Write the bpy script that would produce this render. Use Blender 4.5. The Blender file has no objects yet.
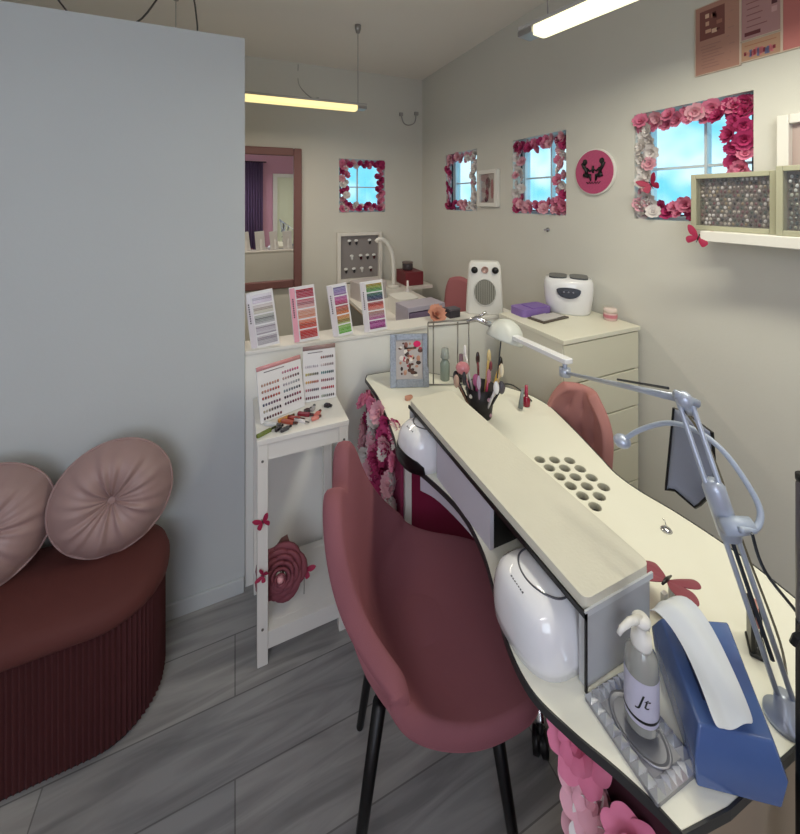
import bpy, bmesh, math, random
from mathutils import Vector, Matrix
from mathutils.geometry import tessellate_polygon
random.seed(7)
PI = math.pi
scene = bpy.context.scene
COL = scene.collection

# ------------------------------------------------------------------ camera
EYE = 1.5
cam_d = bpy.data.cameras.new('camera')
cam_d.sensor_fit = 'HORIZONTAL'; cam_d.sensor_width = 36
cam_d.lens = 36 * 383 / 800
cam_d.shift_y = -217 / 800
cam_d.clip_start = 0.02
cam = bpy.data.objects.new('camera', cam_d); COL.objects.link(cam)
cam.location = (0, 0, EYE); cam.rotation_euler = (PI / 2, 0, math.radians(-23.3))
scene.camera = cam

# ------------------------------------------------------------------ world
def lin(c):
    if isinstance(c, str):
        c = [int(c[i:i + 2], 16) / 255 for i in (0, 2, 4)]
    return tuple((v / 12.92 if v <= .04045 else ((v + .055) / 1.055) ** 2.4) for v in c)
w = bpy.data.worlds.new('world'); scene.world = w; w.use_nodes = True
nt = w.node_tree; bg = nt.nodes['Background']
tc = nt.nodes.new('ShaderNodeTexCoord'); nz = nt.nodes.new('ShaderNodeTexNoise'); rp = nt.nodes.new('ShaderNodeValToRGB')
nz.inputs['Scale'].default_value = 9; nz.inputs['Detail'].default_value = 2
rp.color_ramp.elements[0].position = .40; rp.color_ramp.elements[0].color = (*lin('7fd4ee'), 1)
rp.color_ramp.elements[1].position = .62; rp.color_ramp.elements[1].color = (*lin('e2f8fb'), 1)
nt.links.new(tc.outputs['Generated'], nz.inputs['Vector']); nt.links.new(nz.outputs['Fac'], rp.inputs['Fac'])
nt.links.new(rp.outputs['Color'], bg.inputs['Color']); bg.inputs['Strength'].default_value = 1.5

# ------------------------------------------------------------------ lights (pendant tubes, plus added fills behind the camera)
def area(name, loc, rot, sx, sy, energy, color):
    d = bpy.data.lights.new(name, 'AREA'); d.shape = 'RECTANGLE'; d.size = sx; d.size_y = sy
    d.energy = energy; d.color = lin(color)
    o = bpy.data.objects.new(name, d); COL.objects.link(o); o.location = loc; o.rotation_euler = rot
    return o
PEND_ROT = math.atan2(-.059, .328)          # the desk pendant is hung a little askew
area('tube_light_desk', (1.06, .46, 2.055), (0, 0, .178), .06, 1.15, 11.5, 'fffbe6')
area('tube_light_back', (.10, 2.35, 2.055), (0, 0, PI / 2), .06, 1.15, 9, 'fff0dc')
area('tube_light_rear', (-.6, -.55, 2.055), (0, 0, PI / 2), .06, 1.15, 9, 'f4f2ff')  # added fill behind the camera, out of view
area('window_daylight', (-.75, -1.27, 1.6), (PI / 2, 0, 0), 1.3, 1.1, 17, 'eef2ff')  # added cool fill just inside the unseen rear window
scene.view_settings.view_transform = 'Standard'; scene.view_settings.look = 'None'
scene.view_settings.gamma = 1; scene.view_settings.use_curve_mapping = False
scene.view_settings.exposure = 0.0

# ------------------------------------------------------------------ materials
MATS = {}
def mat(name, col=None, rough=.5, metal=0, bump=0, bscale=200, var=0, vscale=6, sheen=0, emit=None, estr=0,
        trans=0, coat=0, attr=False, alpha=1, ior=1.45, col2=None):
    if name in MATS: return MATS[name]
    m = bpy.data.materials.new(name); m.use_nodes = True; MATS[name] = m
    t = m.node_tree; b = t.nodes['Principled BSDF']
    c = (*lin(col), 1) if col else (1, 1, 1, 1)
    b.inputs['Base Color'].default_value = c
    b.inputs['Roughness'].default_value = rough; b.inputs['Metallic'].default_value = metal
    b.inputs['Transmission Weight'].default_value = trans; b.inputs['Coat Weight'].default_value = coat
    b.inputs['Alpha'].default_value = alpha; b.inputs['IOR'].default_value = ior
    if sheen:
        b.inputs['Sheen Weight'].default_value = sheen; b.inputs['Sheen Roughness'].default_value = .4
        b.inputs['Sheen Tint'].default_value = c
    if emit:
        b.inputs['Emission Color'].default_value = (*lin(emit), 1); b.inputs['Emission Strength'].default_value = estr
    tcn = t.nodes.new('ShaderNodeTexCoord')
    if attr:
        a = t.nodes.new('ShaderNodeAttribute'); a.attribute_name = 'Col'
        t.links.new(a.outputs['Color'], b.inputs['Base Color'])
    else:
        n = t.nodes.new('ShaderNodeTexNoise'); n.inputs['Scale'].default_value = vscale; n.inputs['Detail'].default_value = 4
        t.links.new(tcn.outputs['Object'], n.inputs['Vector'])
        mx = t.nodes.new('ShaderNodeMix'); mx.data_type = 'RGBA'
        v = var or .03
        mx.inputs['A'].default_value = c
        mx.inputs['B'].default_value = (*lin(col2), 1) if col2 else (c[0] * (1 - v), c[1] * (1 - v), c[2] * (1 - v), 1)
        t.links.new(n.outputs['Fac'], mx.inputs['Factor'])
        t.links.new(mx.outputs['Result'], b.inputs['Base Color'])
    if bump:
        n2 = t.nodes.new('ShaderNodeTexNoise'); n2.inputs['Scale'].default_value = bscale; n2.inputs['Detail'].default_value = 3
        t.links.new(tcn.outputs['Object'], n2.inputs['Vector'])
        bp = t.nodes.new('ShaderNodeBump'); bp.inputs['Strength'].default_value = bump; bp.inputs['Distance'].default_value = .002
        t.links.new(n2.outputs['Fac'], bp.inputs['Height']); t.links.new(bp.outputs['Normal'], b.inputs['Normal'])
    return m

WALL = mat('wall_paint', 'd7d5cc', .85, bump=.15, bscale=90)
PART = mat('partition_paint', 'c4c8c8', .8, bump=.1, bscale=90)
CEIL = mat('ceiling_paint', 'f4efe8', .9)
PINKWALL = mat('pink_wall_paint', 'd9a3b8', .85)
LACQ = mat('white_lacquer', 'e6e3dc', .35, bump=.03)
CREAM = mat('cream_laminate', 'e4e1d0', .4)
DESKW = mat('desk_laminate', 'f0eede', .35)
BLACK = mat('black_plastic', '101012', .35)
BLACKM = mat('black_metal', '0c0c0e', .4, metal=.3)
CHROME = mat('chrome', 'c8c8cc', .18, metal=1)
SILVER = mat('silver_grey_metal', 'b4bccc', .35, metal=.35)
ALU = mat('brushed_aluminium', 'a8a6a4', .35, metal=.8)
VELV = mat('dusty_pink_velvet', '8a545c', .8, sheen=1, bump=.2, bscale=500, var=.12, vscale=5)
RUST = mat('rust_velvet', '5a2c28', .8, sheen=.4, bump=.2, bscale=500, var=.15, vscale=4)
RUSTP = mat('rust_pleated_velvet', '4c2022', .8, sheen=.5, bump=.2, bscale=400, var=.12)
CUSH = mat('mauve_satin_velvet', 'a08480', .45, sheen=.5, bump=.15, bscale=60, var=.1, vscale=9)
GLOSSW = mat('glossy_white_plastic', 'e9e9ec', .12, coat=.6)
PLASTW = mat('white_plastic', 'e4e2dc', .4)
LEATH = mat('cream_leatherette', 'd9d5c4', .42, bump=.35, bscale=160, var=.08, vscale=12)
LAVP = mat('lavender_white_panel', 'c6c2cc', .5)
GREYP = mat('grey_white_panel', 'b8b9bb', .45)
MAG = mat('magenta_fabric', '7c0c38', .7, sheen=.3)
PAINT = mat('printed_colours', rough=.5, attr=True)
PAINTG = mat('glossy_colours', rough=.18, attr=True, coat=.5)
def glass_mat(name, tint, gl=.12, rough=.03):
    m = bpy.data.materials.new(name); m.use_nodes = True; t = m.node_tree
    t.nodes.remove(t.nodes['Principled BSDF'])
    tr = t.nodes.new('ShaderNodeBsdfTransparent'); tr.inputs['Color'].default_value = (*lin(tint), 1)
    g = t.nodes.new('ShaderNodeBsdfGlossy'); g.inputs['Roughness'].default_value = rough
    mx = t.nodes.new('ShaderNodeMixShader'); mx.inputs[0].default_value = gl
    t.links.new(tr.outputs[0], mx.inputs[1]); t.links.new(g.outputs[0], mx.inputs[2])
    t.links.new(mx.outputs[0], t.nodes['Material Output'].inputs['Surface'])
    return m
PANE = glass_mat('window_glass', 'f2fbff', .06)
PICGL = glass_mat('picture_glass', 'ffffff', .14, .02)
CLEARP = glass_mat('clear_plastic', 'dfe2dc', .12, .1)
BLUEP = mat('blue_translucent_plastic', '5c78b4', .2, coat=.4, var=.25, vscale=8, trans=.25)
PET = [mat('petal_white', 'e6dfdc', .7), mat('petal_blush', 'e2a9b6', .7), mat('petal_pink', 'dc7f9e', .7), mat('petal_magenta', 'b4346a', .7)]
BFLY = mat('butterfly_wing', '9c1c44', .55)
BFLY2 = mat('butterfly_wing_dusty', '8e4552', .6)

def floor_mat():
    m = bpy.data.materials.new('grey_oak_planks'); m.use_nodes = True; t = m.node_tree; b = t.nodes['Principled BSDF']
    tc = t.nodes.new('ShaderNodeTexCoord')
    br = t.nodes.new('ShaderNodeTexBrick'); br.inputs['Scale'].default_value = 1
    br.inputs['Brick Width'].default_value = 1.22; br.inputs['Row Height'].default_value = .18
    br.inputs['Mortar Size'].default_value = .0018; br.offset = .37
    br.inputs['Color1'].default_value = (*lin('aba8a4'), 1); br.inputs['Color2'].default_value = (*lin('979696'), 1)
    br.inputs['Mortar'].default_value = (*lin('757372'), 1)
    mp = t.nodes.new('ShaderNodeMapping'); mp.inputs['Scale'].default_value = (1.1, 9, 1)
    n = t.nodes.new('ShaderNodeTexNoise'); n.inputs['Scale'].default_value = 2.2; n.inputs['Detail'].default_value = 8; n.inputs['Distortion'].default_value = 1.2
    r = t.nodes.new('ShaderNodeValToRGB'); r.color_ramp.elements[0].position = .34; r.color_ramp.elements[0].color = (.56, .56, .57, 1)
    r.color_ramp.elements[1].position = .62; r.color_ramp.elements[1].color = (1, 1, .99, 1)
    mx = t.nodes.new('ShaderNodeMix'); mx.data_type = 'RGBA'; mx.blend_type = 'MULTIPLY'; mx.inputs['Factor'].default_value = .9
    L = t.links.new
    L(tc.outputs['Object'], br.inputs['Vector']); L(tc.outputs['Object'], mp.inputs['Vector']); L(mp.outputs['Vector'], n.inputs['Vector'])
    L(n.outputs['Fac'], r.inputs['Fac']); L(br.outputs['Color'], mx.inputs['A']); L(r.outputs['Color'], mx.inputs['B'])
    L(mx.outputs['Result'], b.inputs['Base Color']); b.inputs['Roughness'].default_value = .38
    return m
FLOORM = floor_mat()

# ------------------------------------------------------------------ helpers
def rotz(a): return Matrix.Rotation(a, 4, 'Z')
def frame(loc, rx=0, ry=0, rz=0):
    return Matrix.Translation(loc) @ Matrix.Rotation(rz, 4, 'Z') @ Matrix.Rotation(ry, 4, 'Y') @ Matrix.Rotation(rx, 4, 'X')
class MB:
    def __init__(s): s.v = []; s.f = []; s.c = []; s.col = 'ffffff'; s.M = Matrix()
    def add(s, vs, fs, col=None):
        o = len(s.v); s.v += [tuple(s.M @ Vector(p)) for p in vs]
        s.f += [tuple(i + o for i in f) for f in fs]; s.c += [col or s.col] * len(fs); return s
    def box(s, x0, y0, z0, x1, y1, z1, col=None):
        return s.add([(x, y, z) for x in (x0, x1) for y in (y0, y1) for z in (z0, z1)],
                     [(0, 1, 3, 2), (4, 6, 7, 5), (0, 4, 5, 1), (2, 3, 7, 6), (0, 2, 6, 4), (1, 5, 7, 3)], col)
    def lathe(s, prof, c=(0, 0, 0), n=28, col=None, sx=1, sy=1, caps=True):
        vs = []; fs = []
        for r, z in prof:
            for k in range(n):
                a = 2 * PI * k / n; vs.append((c[0] + sx * r * math.cos(a), c[1] + sy * r * math.sin(a), c[2] + z))
        for i in range(len(prof) - 1):
            for k in range(n): fs.append((i * n + k, i * n + (k + 1) % n, (i + 1) * n + (k + 1) % n, (i + 1) * n + k))
        if caps:
            fs.append(tuple(range(n))[::-1]); fs.append(tuple(range((len(prof) - 1) * n, len(prof) * n)))
        return s.add(vs, fs, col)
    def tube(s, pts, r, n=10, col=None, closed=False):
        pts = [Vector(p) for p in pts]; R = r if isinstance(r, (list, tuple)) else [r] * len(pts)
        vs = []; fs = []; m = len(pts); up = None
        for i, p in enumerate(pts):
            if closed: t = pts[(i + 1) % m] - pts[i - 1]
            else: t = pts[min(i + 1, m - 1)] - pts[max(i - 1, 0)]
            t.normalize()
            if up is None:
                up = Vector((0, 0, 1)) if abs(t.z) < .9 else Vector((1, 0, 0))
            a = t.cross(up); a.normalize(); b = a.cross(t); b.normalize(); up = b
            for k in range(n):
                q = 2 * PI * k / n; vs.append(tuple(p + (a * math.cos(q) + b * math.sin(q)) * R[i]))
        for i in range(m if closed else m - 1):
            j = (i + 1) % m
            for k in range(n): fs.append((i * n + k, i * n + (k + 1) % n, j * n + (k + 1) % n, j * n + k))
        if not closed:
            fs.append(tuple(range(n))[::-1]); fs.append(tuple(range((m - 1) * n, m * n)))
        return s.add(vs, fs, col)
    def ball(s, c, rx, ry=None, rz=None, col=None, n=12, m=8):
        ry = ry or rx; rz = rz or rx
        pr = [(max(1e-4, math.sin(PI * i / m)), -math.cos(PI * i / m)) for i in range(m + 1)]
        vs = []; fs = []
        for r, z in pr:
            for k in range(n):
                a = 2 * PI * k / n; vs.append((c[0] + rx * r * math.cos(a), c[1] + ry * r * math.sin(a), c[2] + rz * z))
        for i in range(m):
            for k in range(n): fs.append((i * n + k, i * n + (k + 1) % n, (i + 1) * n + (k + 1) % n, (i + 1) * n + k))
        return s.add(vs, fs, col)
    def prism(s, poly, z0, z1, col=None, holes=(), hn=0):
        loops = [list(poly)] + [list(h) for h in holes]
        flat = [p for l in loops for p in l]; N = len(flat)
        tris = tessellate_polygon([[Vector((x, y, 0)) for x, y in l] for l in loops])
        vs = [(x, y, z1) for x, y in flat] + [(x, y, z0) for x, y in flat]
        fs = [tuple(t) for t in tris] + [tuple(i + N for i in t)[::-1] for t in tris]
        o = 0
        for l in loops:
            k = len(l)
            for i in range(k): fs.append((o + i, o + (i + 1) % k, N + o + (i + 1) % k, N + o + i))
            o += k
        return s.add(vs, fs, col)
    def build(s, name, m, parent=None, smooth=False, bevel=0, seg=2, sub=0, solid=0, ang=40):
        me = bpy.data.meshes.new(name); me.from_pydata(s.v, [], s.f); me.update()
        if len(set(s.c)) > 1 or m in (PAINT, PAINTG):
            a = me.color_attributes.new('Col', 'FLOAT_COLOR', 'CORNER')
            i = 0; cache = {}
            for p, c in zip(me.polygons, s.c):
                if c not in cache: cache[c] = (*lin(c), 1)
                for li in p.loop_indices: a.data[li].color = cache[c]
        bm = bmesh.new(); bm.from_mesh(me); bmesh.ops.recalc_face_normals(bm, faces=bm.faces); bm.to_mesh(me); bm.free()
        me.materials.append(m)
        o = bpy.data.objects.new(name, me); COL.objects.link(o)
        if parent: o.parent = parent
        if smooth:
            for p in me.polygons: p.use_smooth = True
        if solid:
            q = o.modifiers.new('solid', 'SOLIDIFY'); q.thickness = solid; q.offset = 0
        if bevel:
            q = o.modifiers.new('bevel', 'BEVEL'); q.width = bevel; q.segments = seg; q.limit_method = 'ANGLE'; q.angle_limit = math.radians(ang)
            for p in me.polygons: p.use_smooth = True
            q.harden_normals = True
        if sub:
            q = o.modifiers.new('sub', 'SUBSURF'); q.levels = sub; q.render_levels = sub
        return o
def tag(o, label, cat, group=None):
    o['label'] = label; o['category'] = cat
    if group: o['group'] = group
    return o
def thing(name, label, cat, loc=(0, 0, 0), rz=0, group=None):
    o = bpy.data.objects.new(name, None); COL.objects.link(o); o.empty_display_size = .05
    o.location = loc; o.rotation_euler = (0, 0, rz); return tag(o, label, cat, group)
def struct(o): o['kind'] = 'structure'; return o
def copy_tree(o, parent=None):
    c = o.copy(); COL.objects.link(c)
    if parent: c.parent = parent
    for ch in list(o.children): copy_tree(ch, c)
    return c
def catmull(pts, n=8, closed=True):
    out = []; m = len(pts)
    for i in range(m if closed else m - 1):
        if closed: p = [pts[(i + k - 1) % m] for k in range(4)]
        else: p = [pts[max(0, min(m - 1, i + k - 1))] for k in range(4)]
        for j in range(n):
            t = j / n
            out.append(tuple(.5 * (2 * p[1][d] + (p[2][d] - p[0][d]) * t + (2 * p[0][d] - 5 * p[1][d] + 4 * p[2][d] - p[3][d]) * t * t
                       + (3 * p[1][d] - p[0][d] - 3 * p[2][d] + p[3][d]) * t ** 3) for d in range(len(pts[0]))))
    if not closed: out.append(tuple(pts[-1]))
    return out
def rrect(x0, y0, x1, y1, r, n=6):
    out = []
    for cx, cy, a0 in ((x1 - r, y1 - r, 0), (x0 + r, y1 - r, 90), (x0 + r, y0 + r, 180), (x1 - r, y0 + r, 270)):
        for k in range(n + 1):
            a = math.radians(a0 + 90 * k / n); out.append((cx + r * math.cos(a), cy + r * math.sin(a)))
    return out

# ------------------------------------------------------------------ the room
W, BK, LF, RR, CH = 1.6, 3.19, -1.9, -1.3, 2.615
struct(MB().box(LF - .1, RR - .1, -.06, W + .12, BK + .12, 0).build('floor', FLOORM))
struct(MB().box(LF - .1, RR - .1, CH, W + .12, BK + .12, CH + .06).build('ceiling', CEIL))
def wall_holes(name, axis, pos, thick, u0, u1, holes, m):
    """wall slab in the plane axis=pos (outer side pos+thick), square openings (a0,a1,z0,z1)"""
    us = sorted({u0, u1, *[h[0] for h in holes], *[h[1] for h in holes]}); zs = sorted({0, CH, *[h[2] for h in holes], *[h[3] for h in holes]})
    mb = MB()
    for i in range(len(us) - 1):
        for j in range(len(zs) - 1):
            cu, cz = (us[i] + us[i + 1]) / 2, (zs[j] + zs[j + 1]) / 2
            if any(h[0] < cu < h[1] and h[2] < cz < h[3] for h in holes): continue
            if axis == 'X': mb.box(pos, us[i], zs[j], pos + thick, us[i + 1], zs[j + 1])
            else: mb.box(us[i], pos, zs[j], us[i + 1], pos + thick, zs[j + 1])
    return struct(mb.build(name, m))
WZ0, WZ1 = 1.418, 1.87
RW = [(2.315, 2.755), (1.505, 1.925), (.712, 1.13)]
wall_holes('wall_right', 'X', W, .14, RR, BK + .14, [(a, b, WZ0, WZ1) for a, b in RW], WALL)
wall_holes('wall_back', 'Y', BK, .14, LF, W, [(.812, 1.228, 1.395, 1.852)], WALL)
struct(MB().box(LF - .1, RR, 0, LF, BK, CH).build('wall_left', WALL))
wall_holes('wall_rear', 'Y', RR, -.1, LF, W, [(-1.4, -.1, 1.05, 2.15)], PINKWALL)
rw = struct(MB().box(-1.4, RR - .06, 1.05, -1.35, RR - .01, 2.15).box(-.15, RR - .06, 1.05, -.1, RR - .01, 2.15).box(-1.35, RR - .06, 1.05, -.15, RR - .01, 1.1).box(-1.35, RR - .06, 2.1, -.15, RR - .01, 2.15).box(-.78, RR - .06, 1.1, -.72, RR - .01, 2.1).build('window_5', mat('window_frame_white', 'd4e0e4', .5)))  # unseen window, added so light comes in from behind
MB().box(-1.35, RR - .04, 1.1, -.78, RR - .034, 2.1).build('glass_pane', PANE, rw); MB().box(-.72, RR - .04, 1.1, -.15, RR - .034, 2.1).build('glass_pane', PANE, rw)
# the grey partition left of the picture and the half wall beyond it
struct(MB().box(LF, 1.59, 0, .035, 1.69, 2.123).build('wall_partition', PART, bevel=.002))
struct(MB().box(.0355, 1.6, 0, 1.33, 1.71, .90).build('wall_half', mat('half_wall_paint', 'ecebe4', .6)))
struct(MB().box(.0355, 1.592, .90, 1.34, 1.716, .915).build('trim_1', LACQ, bevel=.002))
struct(MB().box(LF, 1.578, 0, .032, 1.59, .055).build('baseboard_partition', PART, bevel=.003))
struct(MB().box(W - .012, RR, 0, W, BK, .06).build('baseboard_right', LACQ))
struct(MB().box(LF, BK - .012, 0, W - .012, BK, .06).build('baseboard_back', LACQ))
# doorway seen in the mirror
d = struct(MB().box(.74, RR, 0, 1.42, RR + .02, 1.93).build('door_1', mat('pale_green_door', 'e6ead0', .6)))
struct(MB().box(.66, RR, 0, .74, RR + .04, 2.0).box(1.42, RR, 0, 1.5, RR + .04, 2.0).box(.74, RR, 1.93, 1.42, RR + .04, 2.0).build('trim_2', LACQ))
h = MB().tube([(1.36, RR + .02, 1.0), (1.36, RR + .06, 1.0), (1.28, RR + .06, 1.0)], .008).build('door_handle', CHROME, d)
cu = thing('curtain', 'dark purple floor-length curtain reflected in the tall mirror', 'curtain', (.3, RR + .05, 0))
mb = MB(); vs = []; n = 60
for i in range(n + 1):
    x = -.22 + .40 * i / n; y = .025 * math.sin(i * .9)
    vs += [(x, y, .02), (x, y, 2.2)]
mb.add(vs, [(2 * i, 2 * i + 2, 2 * i + 3, 2 * i + 1) for i in range(n)])
mb.build('cloth', mat('purple_cloth', '6d5579', .9), cu, smooth=True, solid=.004)
MB().tube([(-.26, 0, 2.21), (.24, 0, 2.21)], .01).build('rod', BLACKM, cu)

# windows: frame with a cross bar, glass
def window(i, axis, a0, a1, z0, z1):
    g = MB(); f = MB(); t = .02
    def bx(m, u0, zz0, u1, zz1, dd0, dd1):
        if axis == 'X': m.box(W + dd0, u0, zz0, W + dd1, u1, zz1)
        else: m.box(u0, BK + dd0, zz0, u1, BK + dd1, zz1)
    bx(f, a0, z0, a0 + t, z1, .08, .12); bx(f, a1 - t, z0, a1, z1, .08, .12)
    bx(f, a0 + t, z0, a1 - t, z0 + t, .08, .12); bx(f, a0 + t, z1 - t, a1 - t, z1, .08, .12)
    um = a0 + (a1 - a0) * .45; zm = (z0 + z1) / 2 - .01
    bx(f, um - .005, z0 + t, um + .005, z1 - t, .085, .115); bx(f, a0 + t, zm - .005, a1 - t, zm + .005, .09, .11)
    bx(g, a0 + t, z0 + t, a1 - t, z1 - t, .098, .102)
    o = struct(f.build('window_%d' % i, mat('window_frame_white', 'd4e0e4', .5)))
    g.build('glass_pane', PANE, o)
window(1, 'Y', .812, 1.228, 1.395, 1.852)
for i, (a, b) in enumerate(RW): window(i + 2, 'X', a, b, WZ0, WZ1)

# blossoms ----------------------------------------------------------------
def blossom_mesh(name, m, seed, layers=3, open_=1.0):
    rnd = random.Random(seed); mb = MB()
    for L in range(layers):
        npet = 5 + (layers - L); rad = 1 - .27 * L; tilt = math.radians(18 + 26 * L) / open_
        for k in range(npet):
            a = 2 * PI * k / npet + L * .5 + rnd.uniform(-.15, .15); wd = rad * rnd.uniform(.42, .55)
            grid = []
            for i in range(4):
                t = i / 3
                for j in range(3):
                    s_ = (j - 1)
                    r = t * rad; ww = wd * math.sin(PI * min(.92, .25 + t * .62)) * s_
                    z = r * math.sin(tilt) + .16 * t * t * abs(s_) + .1 * rnd.uniform(-1, 1) * t
                    x = r * math.cos(tilt); grid.append((x * math.cos(a) - ww * math.sin(a), x * math.sin(a) + ww * math.cos(a), z))
            mb.add(grid, [(i * 3 + j, (i + 1) * 3 + j, (i + 1) * 3 + j + 1, i * 3 + j + 1) for i in range(3) for j in range(2)])
    mb.ball((0, 0, .12), .14, n=6, m=4)
    o = mb.build(name, m, smooth=True); me = o.data; bpy.data.objects.remove(o); return me
BL = [[blossom_mesh('blossom', PET[c], c * 10 + s_) for s_ in range(2)] for c in range(4)]
def put_blossom(parent, loc, normal, r, ci, rnd, name='blossom'):
    o = bpy.data.objects.new(name, rnd.choice(BL[ci])); COL.objects.link(o); o.parent = parent
    q = Vector(normal).normalized().to_track_quat('Z', 'Y')
    o.rotation_mode = 'QUATERNION'; o.rotation_quaternion = q @ Matrix.Rotation(rnd.uniform(0, 6.28), 3, 'Z').to_quaternion()
    o.location = loc; o.scale = (r, r, r * .9); return o
def garland(label, axis, a0, a1, z0, z1, colfn, seed, n=46):
    rnd = random.Random(seed)
    c = (W, (a0 + a1) / 2, z0) if axis == 'X' else ((a0 + a1) / 2, BK, z0)
    g = thing('flower_garland', label, 'flower garland', c, group=None)
    per = 2 * (a1 - a0) + 2 * (z1 - z0); U = a1 - a0; V = z1 - z0
    stem = []
    for k in range(n):
        s_ = per * k / n; ins = .026 + (.032 if k % 2 else 0) + rnd.uniform(-.008, .01)
        if s_ < U: u, v = s_, ins
        elif s_ < U + V: u, v = U - ins, s_ - U
        elif s_ < 2 * U + V: u, v = 2 * U + V - s_, V - ins
        else: u, v = ins, per - s_
        u = min(max(u, .03), U - .03); v = min(max(v, .03), V - .03)
        fu, fv = u / U, v / V; r = rnd.uniform(.026, .038); ci = colfn(fu, fv, rnd)
        d_ = rnd.uniform(.0, .03)
        nr = [(-1, rnd.uniform(-.5, .5), rnd.uniform(-.5, .5)), (rnd.uniform(-.5, .5), -1, rnd.uniform(-.5, .5))][axis == 'Y']
        loc = (d_, u - U / 2, v) if axis == 'X' else (u - U / 2, d_, v)
        put_blossom(g, loc, nr, r, ci, rnd)
    b = .02
    ring = [(-U / 2 + b, b), (U / 2 - b, b), (U / 2 - b, V - b), (-U / 2 + b, V - b)]
    pts = [((.05, y, z) if axis == 'X' else (y, .05, z)) for y, z in ring]
    MB().tube(pts, .008, 6, closed=True).build('stem_ring', mat('dark_leaf_green', '3a3238', .8), g)
    return g
garland('pink and red artificial flower border filling the back wall window', 'Y', .812, 1.228, 1.395, 1.852, lambda u, v, r: r.choice([2, 3, 3, 1, 0 if u < .5 else 3]), 1, 60)
garland('pink and white flower border round the smallest-looking side window nearest the corner', 'X', *RW[0], WZ0, WZ1, lambda u, v, r: r.choice([3, 2, 1, 1]) if u > .3 else r.choice([0, 0, 1]), 2, 60)
garland('white and pink flower border round the middle side window beside the round sign', 'X', *RW[1], WZ0, WZ1,
        lambda u, v, r: (r.choice([0, 0, 0, 1]) if u > .8 and .25 < v < .8 else r.choice([2, 3, 1, 2]) if v > .8 or v < .25 else r.choice([1, 0, 2])), 3, 64)
garland('large pink and cream flower border round the window behind the shelf', 'X', *RW[2], WZ0, WZ1,
        lambda u, v, r: (r.choice([0, 0, 0, 1]) if u > .8 and v < .85 else r.choice([2, 3, 3]) if u < .25 else r.choice([1, 2, 2, 0]) if v > .7 else r.choice([2, 3, 3])), 4, 72)

# butterflies -------------------------------------------------------------
def butterfly(label, loc, size, M, m=BFLY, fold=.5, group=None, parent=None, name='butterfly'):
    o = thing(name, label, 'butterfly', (0, 0, 0)) if not parent else bpy.data.objects.new(name, None)
    if parent: COL.objects.link(o); o.parent = parent
    o.matrix_basis = Matrix.Translation(loc) @ M.to_4x4() if hasattr(M, 'to_4x4') else M
    up = catmull([(.02, .05), (.25, .45), (.62, .78), (.98, .8), (.9, .45), (.62, .12), (.1, -.02)], 4)
    lo = catmull([(.04, -.02), (.5, .02), (.78, -.2), (.7, -.48), (.52, -.62), (.34, -.5), (.12, -.25)], 4)
    for sgn in (-1, 1):
        for poly, nm in ((up, 'upper_wing'), (lo, 'lower_wing')):
            mb = MB(); P_ = [(sgn * x * math.cos(fold) * size, y * size, x * math.sin(fold) * size) for x, y in poly]
            cx = tuple(sum(p[i] for p in P_) / len(P_) for i in range(3)); cx = (cx[0], cx[1], cx[2] + .04 * size)
            mb.add(P_ + [cx], [(i, (i + 1) % len(P_), len(P_)) for i in range(len(P_))])
            mb.build(nm, m, o, solid=.0012)
    MB().tube([(0, -.4 * size, .02 * size), (0, 0, .05 * size), (0, .35 * size, .04 * size)], [.02 * size, .055 * size, .03 * size], 8).build('body', BLACK, o, smooth=True)
    return o
def face(normal, spin=0):
    return (Vector(normal).normalized().to_track_quat('Z', 'Y').to_matrix() @ Matrix.Rotation(spin, 3, 'Z'))
gsub = [o for o in bpy.data.objects if o.get('label', '').startswith('large pink and cream')][0]
butterfly('small pink butterfly clipped on the flowers of the window behind the shelf', (W - .04, 1.03, 1.56), .045, face((-1, -.2, .1), .5))
butterfly('crimson butterfly stuck on the left end of the wall shelf', (1.455, .80, 1.37), .042, face((-1, -.5, .2), -.3), fold=.35)

# ------------------------------------------------------------------ tall mirror, display board, hook
mr = thing('wall_mirror', 'tall mirror in a brown frame on the back wall', 'mirror', (.28, BK, .80))
def frame_mb(x0, z0, x1, z1, t, y0, y1):
    return MB().box(x0, y0, z0, x0 + t, y1, z1).box(x1 - t, y0, z0, x1, y1, z1).box(x0 + t, y0, z0, x1 - t, y1, z0 + t).box(x0 + t, y0, z1 - t, x1 - t, y1, z1)
frame_mb(-.32, 0, .215, 1.115, .062, -.04, -.002).build('frame', mat('brown_mirror_frame', '7d5553', .5), mr, bevel=.008)
MB().box(-.26, -.018, .06, .155, -.004, 1.055).build('mirror_glass', mat('mirror_silver', 'f4f4f4', .01, metal=1), mr)

bd = thing('display_board', 'white framed grey display board with hanging nail tools on back wall', 'display board', (.985, BK, .80))
frame_mb(-.20, 0, .20, .425, .03, -.05, -.002).build('frame', LACQ, bd, bevel=.004)
MB().box(-.172, -.015, .028, .172, -.004, .397).build('backing', mat('grey_felt', '8f8a8a', .9), bd)
rr = random.Random(5); mb = MB()
for z, xs in ((.33, (-.09, -.03, .09)), (.2, (-.07, .01, .07, .13)), (.09, (-.12, -.05, .02, .1))):
    for x in xs:
        mb = MB(); mb.ball((x, -.022, z + .022), .018, .01, .012, 'e8e8e8'); mb.ball((x + .003, -.022, z + .004), .011, .01, .02, rr.choice(['1b1b20', '40101c', '2b2b30', 'd8d8d8'])); mb.build('hanging_tool', PAINTG, bd, smooth=True)

def label_pile(name, label, cat, boxes, m=PAINT, loc=(0, 0, 0), rz=0):
    o = thing(name, label, cat, loc, rz); return o

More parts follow.
